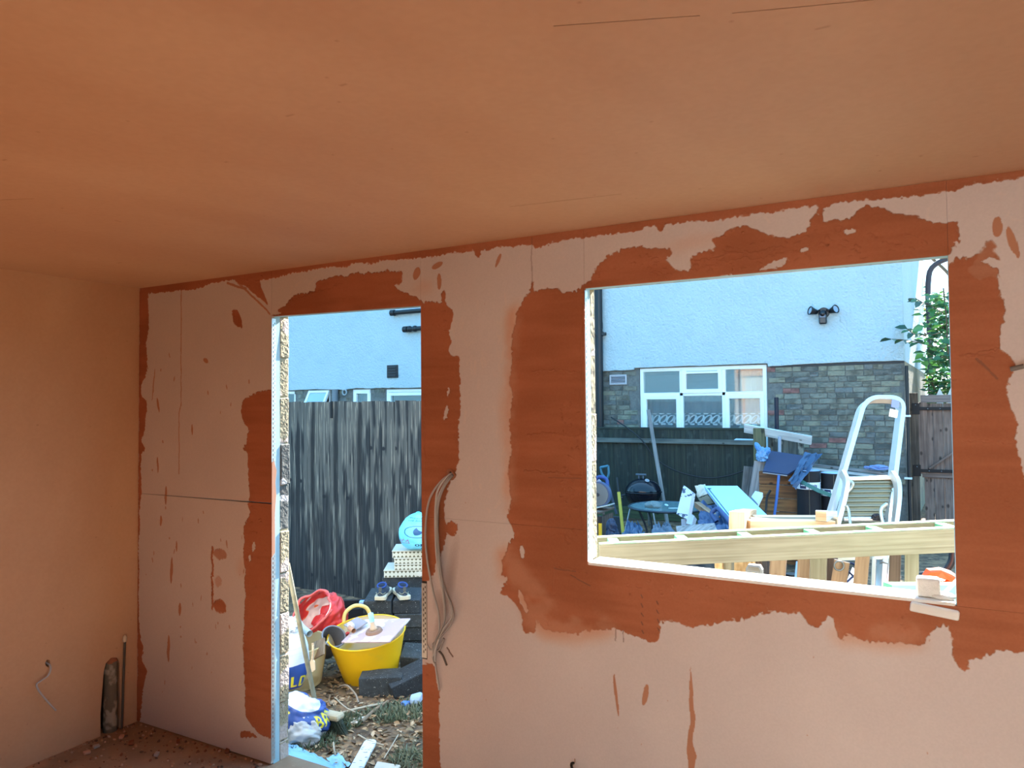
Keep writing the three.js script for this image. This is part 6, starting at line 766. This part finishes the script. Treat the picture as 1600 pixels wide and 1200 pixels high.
  const c = [0.165, 0.603, -2.42], t = thing('cyan_bag', 'full cyan plastic bag with printed lettering sitting on the patterned boxes', 'bag', [c[0], y + 0.135, c[2]]); part('bag_body', lump(0.175, 0.165, 0.15, 2, 0.07), M(0xffffff, 0.4, { map: cb }), t, [0, 0.01, 0], [0, 0.42, 0]); part('bag_knot', lump(0.04, 0.04, 0.03, 7, 0.3), M(0x5cc8ea, 0.4), t, [-0.02, 0.14, 0]);
}
{ // odds and ends behind the tubs
  const c = [-0.416, 0.036, -2.3], t = thing('black_trough', 'black plastic trough behind the yellow tub', 'trough', [c[0], -0.14, c[2]]), h = c[1] + 0.15; t.rotation.y = 0.62; for (const [x, z, w, d] of [[0, 0.14, 0.5, 0.02], [0, -0.14, 0.5, 0.02], [-0.24, 0, 0.02, 0.28], [0.24, 0, 0.02, 0.28]]) part('trough_side', box(w, h, d, 0.006), M(0x14161c, 0.5), t, [x, h / 2, z]); part('trough_base', box(0.5, 0.02, 0.3, 0.004), M(0x14161c, 0.5), t, [0, 0.015, 0]);
  const b = [-0.059, 0.163, -1.98], d = thing('dustpan_brush', 'pale blue brush head with a long handle resting behind the yellow tub', 'brush', b); part('brush_head', rough(new RoundedBoxGeometry(0.085, 0.034, 0.05, 3, 0.012), 0.004), M(0xa8c8ee, 0.5), d, [0, 0.012, 0], [0, 0.6, 0]); part('bristle_block', box(0.075, 0.03, 0.04, 0.008), M(0x2e4f50, 0.8), d, [0, -0.018, 0], [0, 0.6, 0]); part('brush_handle', tube([[0.02, 0.01, -0.01], [0.08, 0.03, -0.06], [0.15, 0.06, -0.1]], 0.007, 14, 8), M(0x5a92d8, 0.5), d);
}
// things lying on the ground by the threshold
tag(part('blue_sheet', sheet([[0.849, -0.1, -0.222], [1.29, -0.1, -0.248], [1.08, -0.12, -0.346], [0.738, -0.12, -0.41]], 50, 24, 0.018, 4, 2.5), P(0x7fb2dc, 0.35, { side: THREE.DoubleSide })), 'crumpled light blue plastic strip lying across the threshold', 'plastic');
tag(part('blue_sheet', sheet([[1.07, -0.11, -0.348], [1.199, -0.12, -0.303], [1.191, -0.13, -0.398], [1.059, -0.12, -0.446]], 16, 12, 0.012, 9, 3), P(0x86b4d8, 0.35, { side: THREE.DoubleSide })), 'small folded tail of blue plastic beside the white board end', 'plastic');
{ const a = [1.143, -0.13, -0.608], b = [1.286, -0.13, -0.314], w = 0.035, d = v3(b).sub(v3(a)), L = d.length(), s = new THREE.Shape(); s.moveTo(-w, -L); s.lineTo(w, -L); s.lineTo(w, 0); s.absarc(0, 0, w, 0, Math.PI, false); s.lineTo(-w, -L); const g = extrude(s, 0.016, 0.003).rotateX(-Math.PI / 2); const m = part('white_board_end', metreUV(g, 3, 3), M(0xffffff, 0.7, { map: tex(256, 256, (u, v) => mix3([206, 210, 214], [120, 112, 104], sm(0.66, 0.78, fbm(u * 14, v * 30, 4, 14, 30)))) }), scene, [a[0], -0.125, a[2]], [0, Math.atan2(-d.x, -d.z) + Math.PI, 0]); m.rotation.y = Math.atan2(d.x, d.z) ; tag(m, 'round-ended white board lying on the soil at the threshold', 'board'); }
{ const pts = [['pale_scrap', [1.375, -0.12, -0.457], 0.13, 0.012, 0.07, 0.4, 'broken grey stone slab at the threshold beside the white board', 0xbdb6a8, 'slab'], ['wood_scrap', [0.854, -0.13, -0.865], 0.085, 0.012, 0.03, 0.9, 'small pale split of wood lying past the broom bristles', 0xcbbfae, 'wood'], ['wood_scrap', [0.872, -0.13, -0.804], 0.05, 0.012, 0.03, 0.1, 'tiny pale chip lying just by the split of wood', 0xc4b4a4, 'wood'], ['blue_scrap', [0.98, -0.13, -1.144], 0.05, 0.03, 0.04, 0.3, 'crumpled bit of blue plastic beside the grass and blocks', 0x4f7fd0, 'plastic'], ['glass_scrap', [1.022, -0.12, -1.193], 0.08, 0.06, 0.06, 0.7, 'pale bluish plastic lump in front of the tipped block', 0x9fb4cc, 'plastic']];
  for (const [n, p, w, h, d, ry, lab, c, cat] of pts) tag(part(n, rough(new RoundedBoxGeometry(w, h, d, 3, Math.min(h, d) / 3), 0.03, p[0] * 9, 22), M(c, 0.7), scene, [p[0], -0.135 + h / 2, p[2]], [0, ry, 0]), lab, cat); }
{
  const bark = [M(0xa89c88, 0.9), M(0x7c6a56, 0.9), M(0x8f8070, 0.9)], st = [
    [[[0.705, -0.12, -0.79], [0.79, -0.11, -0.922], [0.875, -0.12, -1.093]], 0.008, 'long grey twig curving toward the dark blocks'], [[[0.918, -0.12, -0.802], [0.879, -0.12, -0.965], [0.882, -0.11, -1.091]], 0.011, 'thick brown stick pointing at the square dark block'], [[[0.423, -0.12, -1.161], [0.592, -0.06, -1.059], [0.653, -0.1, -1.055], [0.715, -0.12, -1.008]], 0.006, 'thin pale root looping in front of the yellow tub'], [[[0.527, -0.12, -1], [0.761, -0.1, -0.868], [0.856, -0.12, -0.88]], 0.004, 'straight thin twig crossing the long grey twig'], [[[0.538, -0.08, -0.948], [0.541, -0.11, -0.933], [0.593, -0.12, -0.9]], 0.006, 'short curled pale twig by the broom'], [[[1.013, -0.12, -0.663], [1.114, -0.11, -0.62], [1.226, -0.12, -0.627]], 0.005, 'white twig lying at the round end of the white board'], [[[1.001, -0.09, -0.475], [1.051, -0.1, -0.426], [1.067, -0.12, -0.418]], 0.005, 'short pale twig standing by the blue plastic'], [[[1.212, -0.12, -0.769], [1.277, -0.11, -0.629], [1.318, -0.12, -0.512]], 0.003, 'fine dry stalk on the soil near the broken slab']];
  st.forEach(([p, r, lab], i) => tag(part('twig', tube(p, r, 30, 7), i > 4 ? bark[0] : bark[i % 3], scene), lab, 'twig', 'twigs on the soil'));
  const im = new THREE.InstancedMesh(leafGeo(0.042, 0.011), M(0xffffff, 0.85, { side: THREE.DoubleSide }), 9000), m = new THREE.Matrix4(), q = new THREE.Quaternion(), c = new THREE.Color(), tones = ['#967858', '#ae8f6c', '#6c563c', '#b9a184', '#524233', '#807054', '#9a8062'];
  for (let i = 0; i < 9000; i++) { const x = R(-0.9, 2.0), z = R(-2.9, -0.16); q.setFromEuler(new THREE.Euler(R(-0.5, 0.5), R(0, 6.3), R(-0.8, 0.8))); const s = R(0.4, 1.25); m.compose(new THREE.Vector3(x, groundH(x, z) + 0.05 * (fbm(x * 3, z * 3, 4) - 0.5) + R(0.0, 0.014), z), q, new THREE.Vector3(s, s, s)); im.setMatrixAt(i, m); im.setColorAt(i, c.set(tones[i % 7])); }
  im.name = 'leaf_litter'; scene.add(im); tag(im, 'brown dead leaves and bark chips covering the soil by the door', 'leaf litter', null, 'stuff');
  const gm = new THREE.InstancedMesh(leafGeo(0.05, 0.0022), M(0xffffff, 0.7, { side: THREE.DoubleSide }), 1500), g0 = [[[1.017, -0.15, -1.057], 0.15], [[1.064, -0.15, -1.124], 0.12], [[0.81, -0.15, -0.785], 0.1], [[1.42, -0.15, -0.598], 0.1], [[0.837, -0.15, -0.494], 0.13], [[0.932, -0.15, -0.991], 0.12]], gt = ['#7c8a72', '#8a9682', '#66785e', '#a0a890'];
  for (let i = 0; i < 1500; i++) { const [p, r] = g0[i % 6], a = R(0, 6.3), d = r * Math.sqrt(rnd()), x = p[0] + Math.cos(a) * d, z = p[2] + Math.sin(a) * d; q.setFromEuler(new THREE.Euler(R(-1.5, -0.2), R(0, 6.3), 0, 'YXZ')); const s = R(0.6, 1.2); m.compose(new THREE.Vector3(x, groundH(x, z) + 0.05 * (fbm(x * 3, z * 3, 4) - 0.5), z), q, new THREE.Vector3(s, s, s)); gm.setMatrixAt(i, m); gm.setColorAt(i, c.set(gt[i % 4])); }
  gm.name = 'grass'; scene.add(gm); tag(gm, 'sparse tufts of grey-green grass on the soil by the door', 'grass', null, 'stuff');
}

scene.traverse((o) => { if (o.isMesh) { o.castShadow = true; o.receiveShadow = true; } });
renderer.render(scene, camera);
